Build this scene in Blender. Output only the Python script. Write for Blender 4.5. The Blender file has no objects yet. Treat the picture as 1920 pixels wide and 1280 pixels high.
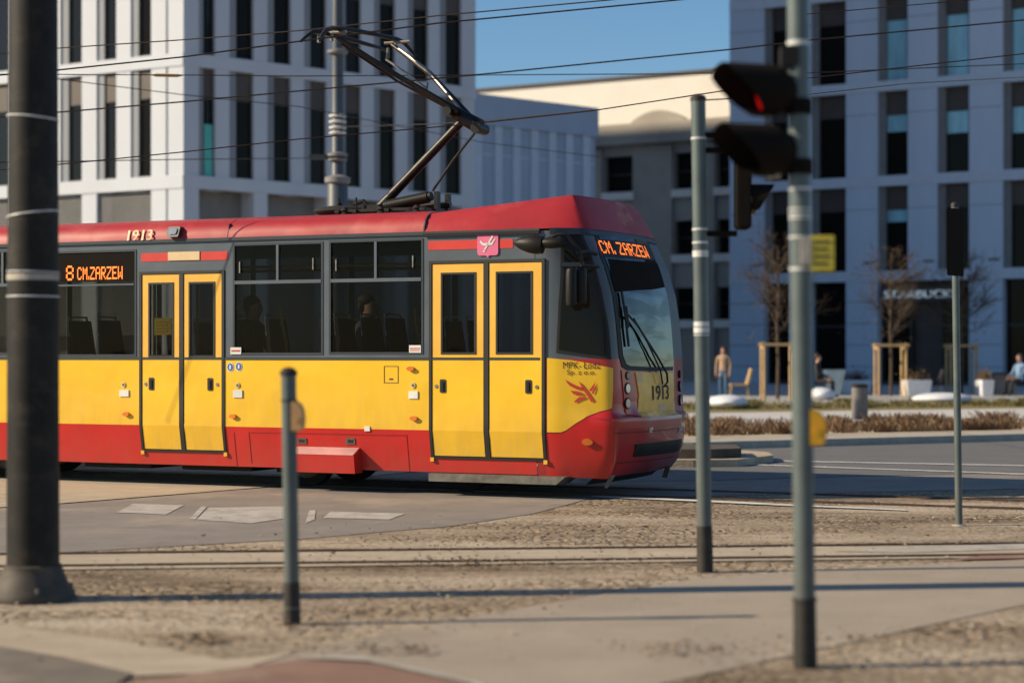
import bpy, bmesh, math, random
from mathutils import Vector, Matrix
random.seed(7)
R = math.radians
F = 3600.0; H = 1.42; HZ = 665.0          # focal length in photo pixels, eye height, horizon row
sc = bpy.context.scene
COL = sc.collection
V = Vector
MATW = {}

# ------------------------------------------------------------------ helpers
def W(px, py, Y): return V(((px-960)/F*Y, Y, H-(py-HZ)/F*Y))
def G(px, py, z=0.0):
    Y = (H-z)*F/(py-HZ); return V(((px-960)/F*Y, Y, z))
def frame(o, xd, z=0.0):
    xd = V((xd[0], xd[1], 0)).normalized(); yd = V((-xd.y, xd.x, 0))
    M = Matrix.Identity(4)
    for i in range(3): M[i][0] = xd[i]; M[i][1] = yd[i]; M[i][3] = V((o[0], o[1], z))[i]
    return M

class MB:
    def __init__(s, M=None): s.bm = bmesh.new(); s.M = M or Matrix.Identity(4)
    def _p(s, c): return s.M @ V(c)
    def box(s, x0, x1, y0, y1, z0, z1, top=None):
        c = [(x0,y0,z0),(x1,y0,z0),(x1,y1,z0),(x0,y1,z0)]
        if top: a,b,cc,d = top; t = [(a,cc,z1),(b,cc,z1),(b,d,z1),(a,d,z1)]
        else: t = [(x0,y0,z1),(x1,y0,z1),(x1,y1,z1),(x0,y1,z1)]
        v = [s.bm.verts.new(s._p(p)) for p in c+t]
        for f in ((3,2,1,0),(4,5,6,7),(0,1,5,4),(1,2,6,5),(2,3,7,6),(3,0,4,7)):
            s.bm.faces.new([v[i] for i in f])
        return s
    def tube(s, pts, rad, n=10, cap=True):
        pts = [s._p(p) for p in pts]
        if not isinstance(rad, (list, tuple)): rad = [rad]*len(pts)
        rings = []; prev = None
        for i, p in enumerate(pts):
            if i == 0: d = pts[1]-pts[0]
            elif i == len(pts)-1: d = pts[-1]-pts[-2]
            else:
                d = (pts[i+1]-p).normalized()+(p-pts[i-1]).normalized()
                if d.length < 1e-4: d = pts[i+1]-pts[i-1]
            if d.length < 1e-9: d = V((0,0,1))
            d.normalize()
            if prev is None:
                u = d.orthogonal().normalized()
            else:
                u = prev - d*prev.dot(d)
                if u.length < 1e-6: u = d.orthogonal()
                u.normalize()
            prev = u; w = d.cross(u)
            rings.append([s.bm.verts.new(p+(u*math.cos(2*math.pi*k/n)+w*math.sin(2*math.pi*k/n))*rad[i]) for k in range(n)])
        for a, b in zip(rings, rings[1:]):
            for k in range(n): s.bm.faces.new((a[k], a[(k+1)%n], b[(k+1)%n], b[k]))
        if cap:
            s.bm.faces.new(rings[0][::-1]); s.bm.faces.new(rings[-1])
        return s
    def cyl(s, x, y, z0, z1, r, r2=None, n=20):
        return s.tube([(x,y,z0),(x,y,z1)], [r, r if r2 is None else r2], n)
    def lathe(s, x, y, prof, n=24):
        return s.tube([(x,y,z+1e-5*i) for i,(r,z) in enumerate(prof)], [max(r,1e-3) for r,z in prof], n)
    def poly(s, pts):
        s.bm.faces.new([s.bm.verts.new(s._p(p)) for p in pts]); return s
    def prism(s, pts, d):
        a = [s.bm.verts.new(s._p(p)) for p in pts]; b = [s.bm.verts.new(s._p(V(p)+V(d))) for p in pts]
        n = len(a); s.bm.faces.new(a); s.bm.faces.new(b[::-1])
        for i in range(n): s.bm.faces.new((a[i], b[i], b[(i+1)%n], a[(i+1)%n]))
        return s
    def ell(s, c, r, n=12, m=8):
        res = bmesh.ops.create_uvsphere(s.bm, u_segments=n, v_segments=m, radius=1)
        for v in res['verts']: v.co = s._p((c[0]+v.co.x*r[0], c[1]+v.co.y*r[1], c[2]+v.co.z*r[2]))
        return s
    def build(s, name, mat, parent=None, smooth=False, bevel=0, label=None):
        if smooth: bmesh.ops.remove_doubles(s.bm, verts=s.bm.verts, dist=2e-5)
        bmesh.ops.recalc_face_normals(s.bm, faces=s.bm.faces)
        if bevel:
            bmesh.ops.bevel(s.bm, geom=[e for e in s.bm.edges if len(e.link_faces)==2 and e.calc_face_angle(0)>.6], offset=bevel, segments=2, affect='EDGES', clamp_overlap=True)
        me = bpy.data.meshes.new(name)
        pm = MATW.get(parent.as_pointer(), Matrix.Identity(4)) if parent else Matrix.Identity(4)
        if parent: bmesh.ops.transform(s.bm, matrix=pm.inverted(), verts=s.bm.verts)
        s.bm.to_mesh(me); s.bm.free()
        if smooth:
            for p in me.polygons: p.use_smooth = True
            try: me.set_sharp_from_angle(angle=R(38))
            except Exception: pass
        me.materials.append(mat)
        o = bpy.data.objects.new(name, me); COL.objects.link(o)
        if parent: o.parent = parent; MATW[o.as_pointer()] = pm
        if label: o['label'] = label
        return o
def thing(name, label, cat, loc=(0,0,0), rz=0, group=None):
    o = bpy.data.objects.new(name, None); COL.objects.link(o); o.empty_display_size = .2
    o.location = loc; o.rotation_euler = (0,0,rz)
    MATW[o.as_pointer()] = Matrix.Translation(V(loc)) @ Matrix.Rotation(rz, 4, 'Z')
    return tag(o, label, cat, group)
def tag(o, label, cat, group=None, kind=None):
    o['label'] = label; o['category'] = cat
    if group: o['group'] = group
    if kind: o['kind'] = kind
    return o

# ------------------------------------------------------------------ materials
def mat(name, c, rough=.6, metal=0, var=.12, vs=3.0, bump=0, bs=40, c2=None, stretch=None, spec=.5, coat=0, emit=None, es=0, dirt=None, c3=None, s3=1.0):
    m = bpy.data.materials.new(name); m.use_nodes = True; nt = m.node_tree; N = nt.nodes; L = nt.links
    b = N['Principled BSDF']; b.inputs['Roughness'].default_value = rough; b.inputs['Metallic'].default_value = metal
    b.inputs['Specular IOR Level'].default_value = spec; b.inputs['Coat Weight'].default_value = coat
    tc = N.new('ShaderNodeTexCoord'); geo = N.new('ShaderNodeNewGeometry')
    mp = N.new('ShaderNodeMapping'); L.new(geo.outputs['Position'], mp.inputs['Vector'])
    if stretch: mp.inputs['Scale'].default_value = stretch
    n = N.new('ShaderNodeTexNoise'); n.inputs['Scale'].default_value = vs; n.inputs['Detail'].default_value = 6; n.inputs['Roughness'].default_value = .62
    L.new(mp.outputs[0], n.inputs['Vector'])
    mx = N.new('ShaderNodeMix'); mx.data_type = 'RGBA'
    k = 1-var*2; c2 = c2 or tuple(x*k for x in c)
    rp = N.new('ShaderNodeMapRange'); rp.inputs[1].default_value = .32; rp.inputs[2].default_value = .68
    L.new(n.outputs['Fac'], rp.inputs[0]); L.new(rp.outputs[0], mx.inputs[0])
    mx.inputs[6].default_value = (*c2,1); mx.inputs[7].default_value = (*c,1)
    out = mx.outputs[2]
    if c3:
        n3 = N.new('ShaderNodeTexNoise'); n3.inputs['Scale'].default_value = s3; n3.inputs['Detail'].default_value = 8; n3.inputs['Roughness'].default_value = .7
        L.new(mp.outputs[0], n3.inputs['Vector'])
        r3 = N.new('ShaderNodeMapRange'); r3.inputs[1].default_value = .52; r3.inputs[2].default_value = .66
        L.new(n3.outputs['Fac'], r3.inputs[0]); m3 = N.new('ShaderNodeMix'); m3.data_type = 'RGBA'
        L.new(r3.outputs[0], m3.inputs[0]); L.new(out, m3.inputs[6]); m3.inputs[7].default_value = (*c3,1); out = m3.outputs[2]
    if dirt:   # grime rising from the bottom: (z0, z1, colour)
        sp = N.new('ShaderNodeSeparateXYZ'); L.new(geo.outputs['Position'], sp.inputs[0])
        rd = N.new('ShaderNodeMapRange'); rd.inputs[1].default_value = dirt[1]; rd.inputs[2].default_value = dirt[0]; rd.inputs[3].default_value = 0; rd.inputs[4].default_value = .62
        L.new(sp.outputs[2], rd.inputs[0]); nn = N.new('ShaderNodeTexNoise'); nn.inputs['Scale'].default_value = 5; nn.inputs['Detail'].default_value = 7
        mpp = N.new('ShaderNodeMapping'); mpp.inputs['Scale'].default_value = (2.5,2.5,.5); L.new(geo.outputs['Position'], mpp.inputs[0]); L.new(mpp.outputs[0], nn.inputs[0])
        mm = N.new('ShaderNodeMath'); mm.operation = 'MULTIPLY'; L.new(rd.outputs[0], mm.inputs[0]); L.new(nn.outputs['Fac'], mm.inputs[1])
        md = N.new('ShaderNodeMix'); md.data_type = 'RGBA'; L.new(mm.outputs[0], md.inputs[0]); L.new(out, md.inputs[6]); md.inputs[7].default_value = (*dirt[2],1); out = md.outputs[2]
    L.new(out, b.inputs['Base Color'])
    if bump:
        nb = N.new('ShaderNodeTexNoise'); nb.inputs['Scale'].default_value = bs; nb.inputs['Detail'].default_value = 5
        L.new(mp.outputs[0], nb.inputs['Vector']); bp = N.new('ShaderNodeBump'); bp.inputs['Strength'].default_value = 1; bp.inputs['Distance'].default_value = bump
        L.new(nb.outputs['Fac'], bp.inputs['Height']); L.new(bp.outputs[0], b.inputs['Normal'])
    if name in ('tram_yellow','tram_red','door_yellow','door_yellow_faded','roof_red','tram_grey'):
        nb = N.new('ShaderNodeTexNoise'); nb.inputs['Scale'].default_value = 1.6; nb.inputs['Detail'].default_value = 2
        L.new(geo.outputs['Position'], nb.inputs['Vector']); bp = N.new('ShaderNodeBump'); bp.inputs['Distance'].default_value = .03; bp.inputs['Strength'].default_value = .6
        L.new(nb.outputs['Fac'], bp.inputs['Height']); L.new(bp.outputs[0], b.inputs['Normal']); L.new(bp.outputs[0], b.inputs['Coat Normal'])
    if emit:
        b.inputs['Emission Color'].default_value = (*emit,1); b.inputs['Emission Strength'].default_value = es
    return m
def glass(name, tint, refl_rough=.03, ior=1.5, transp=.8, glossc=(1,1,1)):
    m = bpy.data.materials.new(name); m.use_nodes = True; nt = m.node_tree; N = nt.nodes; L = nt.links
    for x in list(N): N.remove(x)
    o = N.new('ShaderNodeOutputMaterial'); t = N.new('ShaderNodeBsdfTransparent'); t.inputs[0].default_value = (*tint,1)
    g = N.new('ShaderNodeBsdfGlossy'); g.inputs['Roughness'].default_value = refl_rough; g.inputs[0].default_value = (*glossc,1)
    d = N.new('ShaderNodeBsdfDiffuse'); d.inputs[0].default_value = (.010,.008,.006,1)
    m1 = N.new('ShaderNodeMixShader'); m1.inputs[0].default_value = transp; L.new(d.outputs[0], m1.inputs[1]); L.new(t.outputs[0], m1.inputs[2])
    fr = N.new('ShaderNodeFresnel'); fr.inputs[0].default_value = ior
    geo = N.new('ShaderNodeNewGeometry'); nz = N.new('ShaderNodeTexNoise'); nz.inputs['Scale'].default_value = 1.3; L.new(geo.outputs['Position'], nz.inputs[0])
    bp = N.new('ShaderNodeBump'); bp.inputs['Distance'].default_value = .004; L.new(nz.outputs[0], bp.inputs['Height']); L.new(bp.outputs[0], g.inputs['Normal'])
    m2 = N.new('ShaderNodeMixShader'); L.new(fr.outputs[0], m2.inputs[0]); L.new(m1.outputs[0], m2.inputs[1]); L.new(g.outputs[0], m2.inputs[2])
    L.new(m2.outputs[0], o.inputs[0]); return m
DUST = (.30,.22,.15)
M = dict(
 yellow = mat('tram_yellow', (.90,.53,.008), .36, var=.05, vs=1.2, coat=.2, dirt=(.3,1.35,(.34,.22,.10))),
 door_yellow = mat('door_yellow', (.90,.52,.008), .4, var=.06, vs=2, coat=.15, dirt=(.2,1.0,DUST)),
 door_top = mat('door_yellow_faded', (.88,.47,.05), .42, var=.06, vs=2, coat=.2),
 red = mat('tram_red', (.60,.010,.008), .42, var=.08, vs=1.5, coat=.15, dirt=(.15,.75,(.20,.09,.06))),
 nose_red = mat('nose_red', (.42,.010,.012), .3, var=.10, vs=2, coat=.5, dirt=(.1,.8,(.16,.08,.06))),
 roof_red = mat('roof_red', (.40,.018,.022), .5, var=.12, vs=1.6, coat=.1, c3=(.44,.055,.05), s3=.9),
 grey = mat('tram_grey', (.085,.105,.125), .42, var=.10, vs=2, coat=.15),
 dgrey = mat('dark_frame_grey', (.035,.042,.05), .4, var=.1),
 rubber = mat('black_rubber', (.012,.011,.010), .6, var=.1),
 black = mat('black_plastic', (.014,.012,.010), .5, var=.1, spec=.25),
 matte = mat('matte_black', (.013,.010,.008), .9, var=.1, spec=.1),
 under = mat('underframe_black', (.012,.010,.008), .85, var=.3, vs=8),
 steel = mat('worn_steel', (.30,.28,.25), .45, .8, var=.2, vs=12),
 step = mat('step_metal', (.20,.18,.15), .55, .6, var=.25, vs=9),
 rail = mat('rail_steel', (.10,.06,.04), .6, .4, var=.3, vs=10),
 stripe = mat('stripe_red', (.66,.03,.02), .5),
 cream = mat('cream', (.75,.55,.30), .5),
 white = mat('white_paint', (.78,.76,.72), .5),
 pink = mat('crest_pink', (.80,.16,.30), .5),
 blue = mat('sticker_blue', (.03,.12,.42), .5),
 orange = mat('marker_orange', (.75,.20,.02), .3, coat=.5),
 logo = mat('logo_red', (.62,.05,.03), .5),
 txt = mat('lettering_dark', (.05,.03,.02), .6),
 led = mat('led_orange', (.9,.2,.02), .5, emit=(1,.19,.015), es=1.6),
 panel = mat('number_panel_yellow', (.98,.52,.035), .4, var=.12, vs=6, coat=.3),
 lens = mat('lamp_glass', (.55,.55,.55), .1, .5, coat=1),
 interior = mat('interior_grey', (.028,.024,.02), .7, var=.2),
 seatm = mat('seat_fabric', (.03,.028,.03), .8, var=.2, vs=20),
 ypole = mat('yellow_rail', (.75,.45,.03), .35, coat=.3),
 chrome = mat('grab_metal', (.45,.45,.45), .3, .9),
 poleg = mat('pole_grey_green', (.095,.125,.125), .5, var=.15, vs=5, coat=.1, dirt=(0,1.2,(.12,.09,.06))),
 poled = mat('pole_base_dark', (.028,.022,.017), .65, var=.3, vs=12),
 mast = mat('mast_dark', (.024,.021,.018), .6, var=.35, vs=3, spec=.25, c3=(.04,.03,.022), s3=6),
 mastb = mat('mast_base', (.09,.07,.05), .7, var=.3, vs=8),
 band = mat('reflective_band', (.7,.7,.68), .4, var=.15, vs=30),
 signy = mat('sign_yellow', (.72,.58,.06), .5),
 btn = mat('button_yellow', (.85,.42,.01), .4, coat=.3),
 btnp = mat('button_faded', (.72,.40,.16), .5),
 redlamp = mat('red_signal_lamp', (.3,.005,.005), .3, emit=(1,.01,.01), es=.3),
 darklens = mat('signal_lens_dark', (.03,.012,.01), .2, coat=.6),
 wire = mat('wire', (.035,.025,.018), .5, .4),
 pano = mat('pantograph_metal', (.03,.025,.02), .42, .55, var=.3, vs=12),
 panol = mat('pantograph_bright', (.30,.27,.22), .4, .7, var=.2, vs=12),
 insul = mat('insulator', (.55,.42,.15), .4),
 wallw = mat('white_facade', (.56,.59,.65), .75, var=.05, vs=.5, stretch=(1,1,.2)),
 wallb = mat('bluish_facade', (.56,.62,.72), .75, var=.06, vs=.5, stretch=(1,1,.2)),
 wallbs = mat('bluish_strip', (.58,.62,.69), .7, var=.05),
 spand = mat('brown_spandrel', (.075,.052,.042), .5, var=.15, vs=2),
 recess = mat('recess_grey', (.27,.29,.32), .75, var=.12, vs=.8, stretch=(1,1,.15)),
 reveal = mat('reveal_grey', (.22,.21,.21), .7, var=.1),
 beige = mat('beige_wall', (.80,.76,.70), .85, var=.05, vs=.4),
 beiged = mat('old_render', (.40,.36,.31), .85, var=.1, vs=.6),
 wframe = mat('window_frame_dark', (.045,.036,.03), .5),
 louvre = mat('louvre_metal', (.34,.33,.32), .6),
 soil = None,
 asphalt = mat('asphalt', (.25,.215,.19), .85, var=.12, vs=2.2, bump=.004, bs=70, c3=(.32,.27,.22), s3=.5),
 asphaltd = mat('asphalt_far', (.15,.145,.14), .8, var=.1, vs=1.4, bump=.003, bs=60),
 path = mat('concrete_path', (.36,.295,.225), .9, var=.08, vs=1.6, bump=.004, bs=50, c3=(.29,.235,.175), s3=.7),
 sand = mat('sandy_strip', (.48,.39,.285), .95, var=.12, vs=3, bump=.01, bs=30, stretch=(.5,1.6,1), c3=(.36,.275,.19), s3=1.4),
 redpave = mat('red_paving', (.27,.15,.105), .9, var=.15, vs=2, bump=.004, bs=60, c3=(.33,.24,.17), s3=.6),
 kerb = mat('kerb_concrete', (.44,.40,.34), .85, var=.12, vs=6, bump=.004),
 kerbd = mat('kerb_dark', (.10,.08,.06), .9, var=.2, vs=6),
 paint = mat('road_paint_worn', (.52,.48,.44), .75, var=.2, vs=5, c3=(.29,.25,.22), s3=4),
 paintw = mat('road_paint_white', (.72,.70,.66), .7, var=.12, vs=5),
 pave = mat('light_paving', (.55,.52,.49), .85, var=.08, vs=1.2),
 plaza = mat('plaza_paving', (.42,.40,.38), .85, var=.1, vs=.8),
 grassd = mat('dry_grass', (.24,.19,.06), .95, var=.25, vs=4),
 shrub = mat('dry_shrub', (.26,.15,.08), .95, var=.3, vs=3, c3=(.38,.26,.14), s3=1.5),
 leaf = mat('dead_leaves', (.20,.12,.06), .95, var=.4, vs=30, c3=(.26,.17,.09), s3=20),
 bark = mat('bark', (.11,.075,.05), .95, var=.3, vs=15),
 wood = mat('stake_wood', (.50,.33,.16), .85, var=.15, vs=8),
 boulder = mat('white_stone', (.74,.74,.76), .6, var=.08, vs=3),
 stone = mat('grey_stone', (.20,.18,.165), .8, var=.12, vs=6),
 paleblue = mat('pale_blue_plastic', (.35,.45,.50), .5),
 red_sign = mat('interior_red_sign', (.5,.01,.03), .5),
 skin = mat('skin', (.52,.29,.20), .6), hair = mat('hair', (.05,.025,.015), .7),
 tan = mat('tan_jacket', (.42,.28,.18), .8), jeans = mat('blue_jeans', (.06,.13,.22), .8), pinkc = mat('pink_cloth', (.6,.22,.24), .8),
 darkc = mat('dark_cloth', (.025,.022,.025), .85), greyc = mat('grey_cloth', (.15,.15,.16), .85), bluec = mat('light_blue_cloth', (.25,.38,.55), .8),
)
# tram glass: dark tinted and see-through; building glass: dark and reflective
M['tglass'] = glass('tram_window_glass', (.33,.34,.33), .02, 1.3, .96, (.5,.42,.36))
M['wglass'] = glass('windscreen_glass', (.3,.3,.3), .03, 2.1, .1, (.85,.84,.82))
nt_ = M['wglass'].node_tree; fr_ = [n for n in nt_.nodes if n.type == 'FRESNEL'][0]; nz_ = nt_.nodes.new('ShaderNodeTexNoise'); nz_.inputs['Scale'].default_value = 2.2; nz_.inputs['Detail'].default_value = 5; nz_.inputs['Distortion'].default_value = .6
gp_ = nt_.nodes.new('ShaderNodeNewGeometry'); mq_ = nt_.nodes.new('ShaderNodeMapping'); mq_.inputs['Scale'].default_value = (.6,.6,3.2); nt_.links.new(gp_.outputs['Position'], mq_.inputs[0]); nt_.links.new(mq_.outputs[0], nz_.inputs['Vector'])
rr_n = nt_.nodes.new('ShaderNodeMapRange'); rr_n.inputs[1].default_value = .42; rr_n.inputs[2].default_value = .56; rr_n.inputs[3].default_value = .75; rr_n.inputs[4].default_value = 1.1; nt_.links.new(nz_.outputs[0], rr_n.inputs[0])
mu_ = nt_.nodes.new('ShaderNodeMath'); mu_.operation = 'MULTIPLY'; mu_.use_clamp = True; tgt = fr_.outputs[0].links[0].to_socket; nt_.links.new(fr_.outputs[0], mu_.inputs[0]); nt_.links.new(rr_n.outputs[0], mu_.inputs[1]); nt_.links.new(mu_.outputs[0], tgt)
M['cabglass'] = glass('cab_side_glass', (.3,.3,.3), .03, 1.35, .1, (.6,.66,.62))
M['bglass'] = glass('office_glass', (.03,.03,.03), .08, 1.25, .02, (.55,.52,.50))
M['skyrefl'] = mat('sky_reflection_cyan', (.34,.72,.84), .3, var=.3, vs=1.2, coat=.8, stretch=(1,1,.15))  # sky reflection in the office panes, painted as a cyan colour

# gravelly soil: stones from voronoi cells over noise, with bump
def soil():
    m = bpy.data.materials.new('trodden_setts_and_soil'); m.use_nodes = True; nt = m.node_tree; N = nt.nodes; L = nt.links; b = N['Principled BSDF']
    b.inputs['Roughness'].default_value = .95; b.inputs['Specular IOR Level'].default_value = .15
    def nd(t, **k):
        n = N.new(t)
        for a_, v in k.items(): n.inputs[a_].default_value = v
        return n
    def ramp(src, stops):
        r = N.new('ShaderNodeValToRGB'); L.new(src, r.inputs[0]); e = r.color_ramp.elements
        e[0].position, e[0].color = stops[0][0], (*stops[0][1],1); e[1].position, e[1].color = stops[-1][0], (*stops[-1][1],1)
        for p, c in stops[1:-1]: x = e.new(p); x.color = (*c,1)
        return r.outputs[0]
    def mul(a_, c_, mode='MULTIPLY', f=1.0):
        x = N.new('ShaderNodeMix'); x.data_type = 'RGBA'; x.blend_type = mode; L.new(a_, x.inputs[6]); L.new(c_, x.inputs[7])
        if isinstance(f, float): x.inputs[0].default_value = f
        else: L.new(f, x.inputs[0])
        return x.outputs[2]
    g = N.new('ShaderNodeNewGeometry'); P = g.outputs['Position']
    wn = nd('ShaderNodeTexNoise', Scale=1.7); L.new(P, wn.inputs['Vector'])
    wa = N.new('ShaderNodeVectorMath'); wa.operation = 'MULTIPLY_ADD'; L.new(wn.outputs['Color'], wa.inputs[0]); wa.inputs[1].default_value = (.12,.12,0); L.new(P, wa.inputs[2])
    vo = nd('ShaderNodeTexVoronoi', Scale=10.0); vo.feature = 'DISTANCE_TO_EDGE'; L.new(wa.outputs[0], vo.inputs['Vector'])
    vc = nd('ShaderNodeTexVoronoi', Scale=10.0); L.new(wa.outputs[0], vc.inputs['Vector'])
    big = nd('ShaderNodeTexNoise', Scale=.5, Detail=9, Roughness=.65); mp = N.new('ShaderNodeMapping'); mp.inputs['Scale'].default_value = (.45,1.3,1); L.new(P, mp.inputs[0]); L.new(mp.outputs[0], big.inputs['Vector'])
    fine = nd('ShaderNodeTexNoise', Scale=22, Detail=7, Roughness=.7); L.new(P, fine.inputs['Vector'])
    base = ramp(big.outputs[0], [(.34,(.24,.18,.125)),(.46,(.42,.335,.245)),(.56,(.55,.45,.34)),(.68,(.66,.56,.44))])
    base = mul(base, ramp(fine.outputs[0], [(.32,(.50,.45,.40)),(.58,(1,1,1))]))
    sepc = N.new('ShaderNodeSeparateColor'); L.new(vc.outputs['Color'], sepc.inputs[0])
    cell = ramp(sepc.outputs[0], [(0,(.72,.71,.70)),(1,(1.08,1.05,1.0))])
    joint = ramp(vo.outputs['Distance'], [(.0,(.30,.25,.20)),(.14,(1,1,1))])
    setts = mul(mul(base, cell), joint)
    msk = nd('ShaderNodeTexNoise', Scale=.9, Detail=5); L.new(mp.outputs[0], msk.inputs['Vector'])
    mr = N.new('ShaderNodeMapRange'); mr.inputs[1].default_value = .40; mr.inputs[2].default_value = .58; L.new(msk.outputs[0], mr.inputs[0])
    # leaf-brown litter drifting in long patches
    lit = nd('ShaderNodeTexNoise', Scale=2.6, Detail=10, Roughness=.78); mp2 = N.new('ShaderNodeMapping'); mp2.inputs['Scale'].default_value = (.35,1.5,1); L.new(P, mp2.inputs[0]); L.new(mp2.outputs[0], lit.inputs['Vector'])
    lm = N.new('ShaderNodeMapRange'); lm.inputs[1].default_value = .55; lm.inputs[2].default_value = .66; lm.inputs[4].default_value = .9; L.new(lit.outputs[0], lm.inputs[0])
    x = N.new('ShaderNodeMix'); x.data_type = 'RGBA'; L.new(mr.outputs[0], x.inputs[0]); L.new(base, x.inputs[6]); L.new(setts, x.inputs[7])
    y = N.new('ShaderNodeMix'); y.data_type = 'RGBA'; L.new(lm.outputs[0], y.inputs[0]); L.new(x.outputs[2], y.inputs[6]); y.inputs[7].default_value = (.20,.125,.065,1)
    L.new(y.outputs[2], b.inputs['Base Color'])
    mn = N.new('ShaderNodeMath'); mn.operation = 'MINIMUM'; L.new(vo.outputs['Distance'], mn.inputs[0]); mn.inputs[1].default_value = .2
    ml = N.new('ShaderNodeMath'); ml.operation = 'MULTIPLY'; L.new(mn.outputs[0], ml.inputs[0]); L.new(mr.outputs[0], ml.inputs[1])
    ad = N.new('ShaderNodeMath'); ad.operation = 'MULTIPLY_ADD'; L.new(fine.outputs[0], ad.inputs[0]); ad.inputs[1].default_value = .30; L.new(ml.outputs[0], ad.inputs[2])
    bp = N.new('ShaderNodeBump'); bp.inputs['Distance'].default_value = .06; L.new(ad.outputs[0], bp.inputs['Height']); L.new(bp.outputs[0], b.inputs['Normal'])
    return m
M['soil'] = soil()

# ------------------------------------------------------------------ world, sun, camera
SUN = V((-.993,-.118,.537)).normalized()                # towards the sun
w = bpy.data.worlds.new('World'); sc.world = w; w.use_nodes = True
nt = w.node_tree; bg = nt.nodes['Background']; sky = nt.nodes.new('ShaderNodeTexSky'); sky.sky_type = 'NISHITA'; sky.sun_disc = False
el = math.asin(SUN.z); az = math.atan2(SUN.x, SUN.y)
sky.sun_elevation = el; sky.sun_rotation = az; sky.air_density = 1.0; sky.dust_density = .25; sky.ozone_density = 3.0
tint = nt.nodes.new('ShaderNodeMix'); tint.data_type = 'RGBA'; tint.blend_type = 'MULTIPLY'; tint.inputs[0].default_value = 1; tint.inputs[7].default_value = (.84,1.05,1.17,1)
nt.links.new(sky.outputs[0], tint.inputs[6]); nt.links.new(tint.outputs[2], bg.inputs[0]); bg.inputs[1].default_value = .098
l = bpy.data.lights.new('sun', 'SUN'); l.energy = 6.6; l.angle = R(.5); l.color = (1,.84,.60)
lo = bpy.data.objects.new('sun', l); COL.objects.link(lo); lo.rotation_euler = SUN.to_track_quat('Z','Y').to_euler(); lo.location = (-30,-5,20)
cam = bpy.data.cameras.new('camera'); co = bpy.data.objects.new('camera', cam); COL.objects.link(co)
co.location = (0,0,H); co.rotation_euler = (R(90),0,0); cam.sensor_width = 36; cam.lens = F/1920*36; cam.shift_y = (HZ-640)/1920
cam.clip_end = 6000; cam.clip_start = .1; sc.camera = co
cam.dof.use_dof = True; cam.dof.focus_distance = 19.0; cam.dof.aperture_fstop = 1.2
sc.view_settings.view_transform = 'Standard'; sc.view_settings.look = 'None'; sc.view_settings.exposure = 0
sc.cycles.max_bounces = 8; sc.cycles.transparent_max_bounces = 16

# ------------------------------------------------------------------ ground
def sheet(name, pts, m, lvl, structure=True, z=None):
    zz = .004*lvl if z is None else z
    mb = MB(); mb.poly([(*G(x, y).xy, zz) for x, y in pts])
    o = mb.build(name, m)
    if structure: o['kind'] = 'structure'
    return o
g = MB(); g.poly([(-2500,-600,0),(2500,-600,0),(2500,4000,0),(-2500,4000,0)]); g.build('ground', M['soil'])['kind'] = 'structure'
sheet('road', [(-700,1075),(120,1036),(560,1011),(850,986),(1000,963),(1110,934),(1300,931),(1920,916),(2700,898),(2700,796),(1920,815),(1300,829),(900,872),(520,913),(120,945),(-700,1000)], M['asphalt'], 1)
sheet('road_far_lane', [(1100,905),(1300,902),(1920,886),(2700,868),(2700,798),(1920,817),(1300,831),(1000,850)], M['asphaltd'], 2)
sheet('track_bed', [(-700,998),(120,944),(520,912),(900,871),(700,868),(-700,898)], M['sand'], 2)
sheet('path', [(430,1248),(560,1222),(760,1180),(1000,1136),(1300,1086),(1500,1070),(1920,1049),(2500,1034),(2500,1076),(1920,1134),(1560,1212),(1240,1283),(900,1500),(1500,2300),(80,2300),(190,1288),(330,1276)], M['path'], 1)
sheet('sandy_verge', [(-300,1160),(0,1172),(230,1204),(420,1238),(560,1224),(430,1262),(240,1270),(120,1234),(0,1214),(-300,1200)], M['sand'], 2)
sheet('side_road', [(-300,1202),(0,1215),(120,1236),(250,1266),(178,1310),(60,2300),(-1500,2300),(-700,1202)], mat('brownish_asphalt', (.19,.155,.12), .9, var=.15, vs=3, bump=.004, bs=60, c3=(.26,.21,.16), s3=.8), 3)
sheet('red_path', [(80,2300),(196,1290),(400,1262),(560,1240),(690,1246),(890,1290),(1500,2300)], M['redpave'], 3)
sheet('red_path', [(1780,1052),(1850,1042),(2300,1028),(2300,1040)], M['redpave'], 3)
sheet('kerb_strip', [(540,1236),(680,1236),(905,1286),(1540,2300),(1500,2300),(885,1287),(690,1244)], M['kerb'], 4)
sheet('kerb_strip', [(1560,1036),(1700,1027),(2300,1012),(2300,1018),(1850,1034),(1700,1038)], M['kerb'], 3)
# worn painting on the crossing
for pts in ([(218,962),(250,945),(345,948),(310,966),(262,963)], [(355,973),(378,950),(388,951),(366,975)], [(368,975),(392,953),(540,950),(556,957),(540,972),(470,982)],
            [(572,982),(580,958),(592,957),(590,975)], [(606,972),(620,960),(760,964),(730,975)]):
    sheet('road_marking', pts, M['paint'], 2)
sheet('road_marking', [(1108,933),(1112,931),(1300,938),(1500,948),(1700,957),(1698,958.5),(1500,951),(1300,941.5)], M['paintw'], 3)
for (a,b,c,d) in ((1300,868,1920,890),(1300,862,1920,874),(1560,826,1920,822)):
    sheet('road_marking', [(a,b),(c,d),(c,d+1.4),(a,b+1.4)], M['paintw'], 4)
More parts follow.
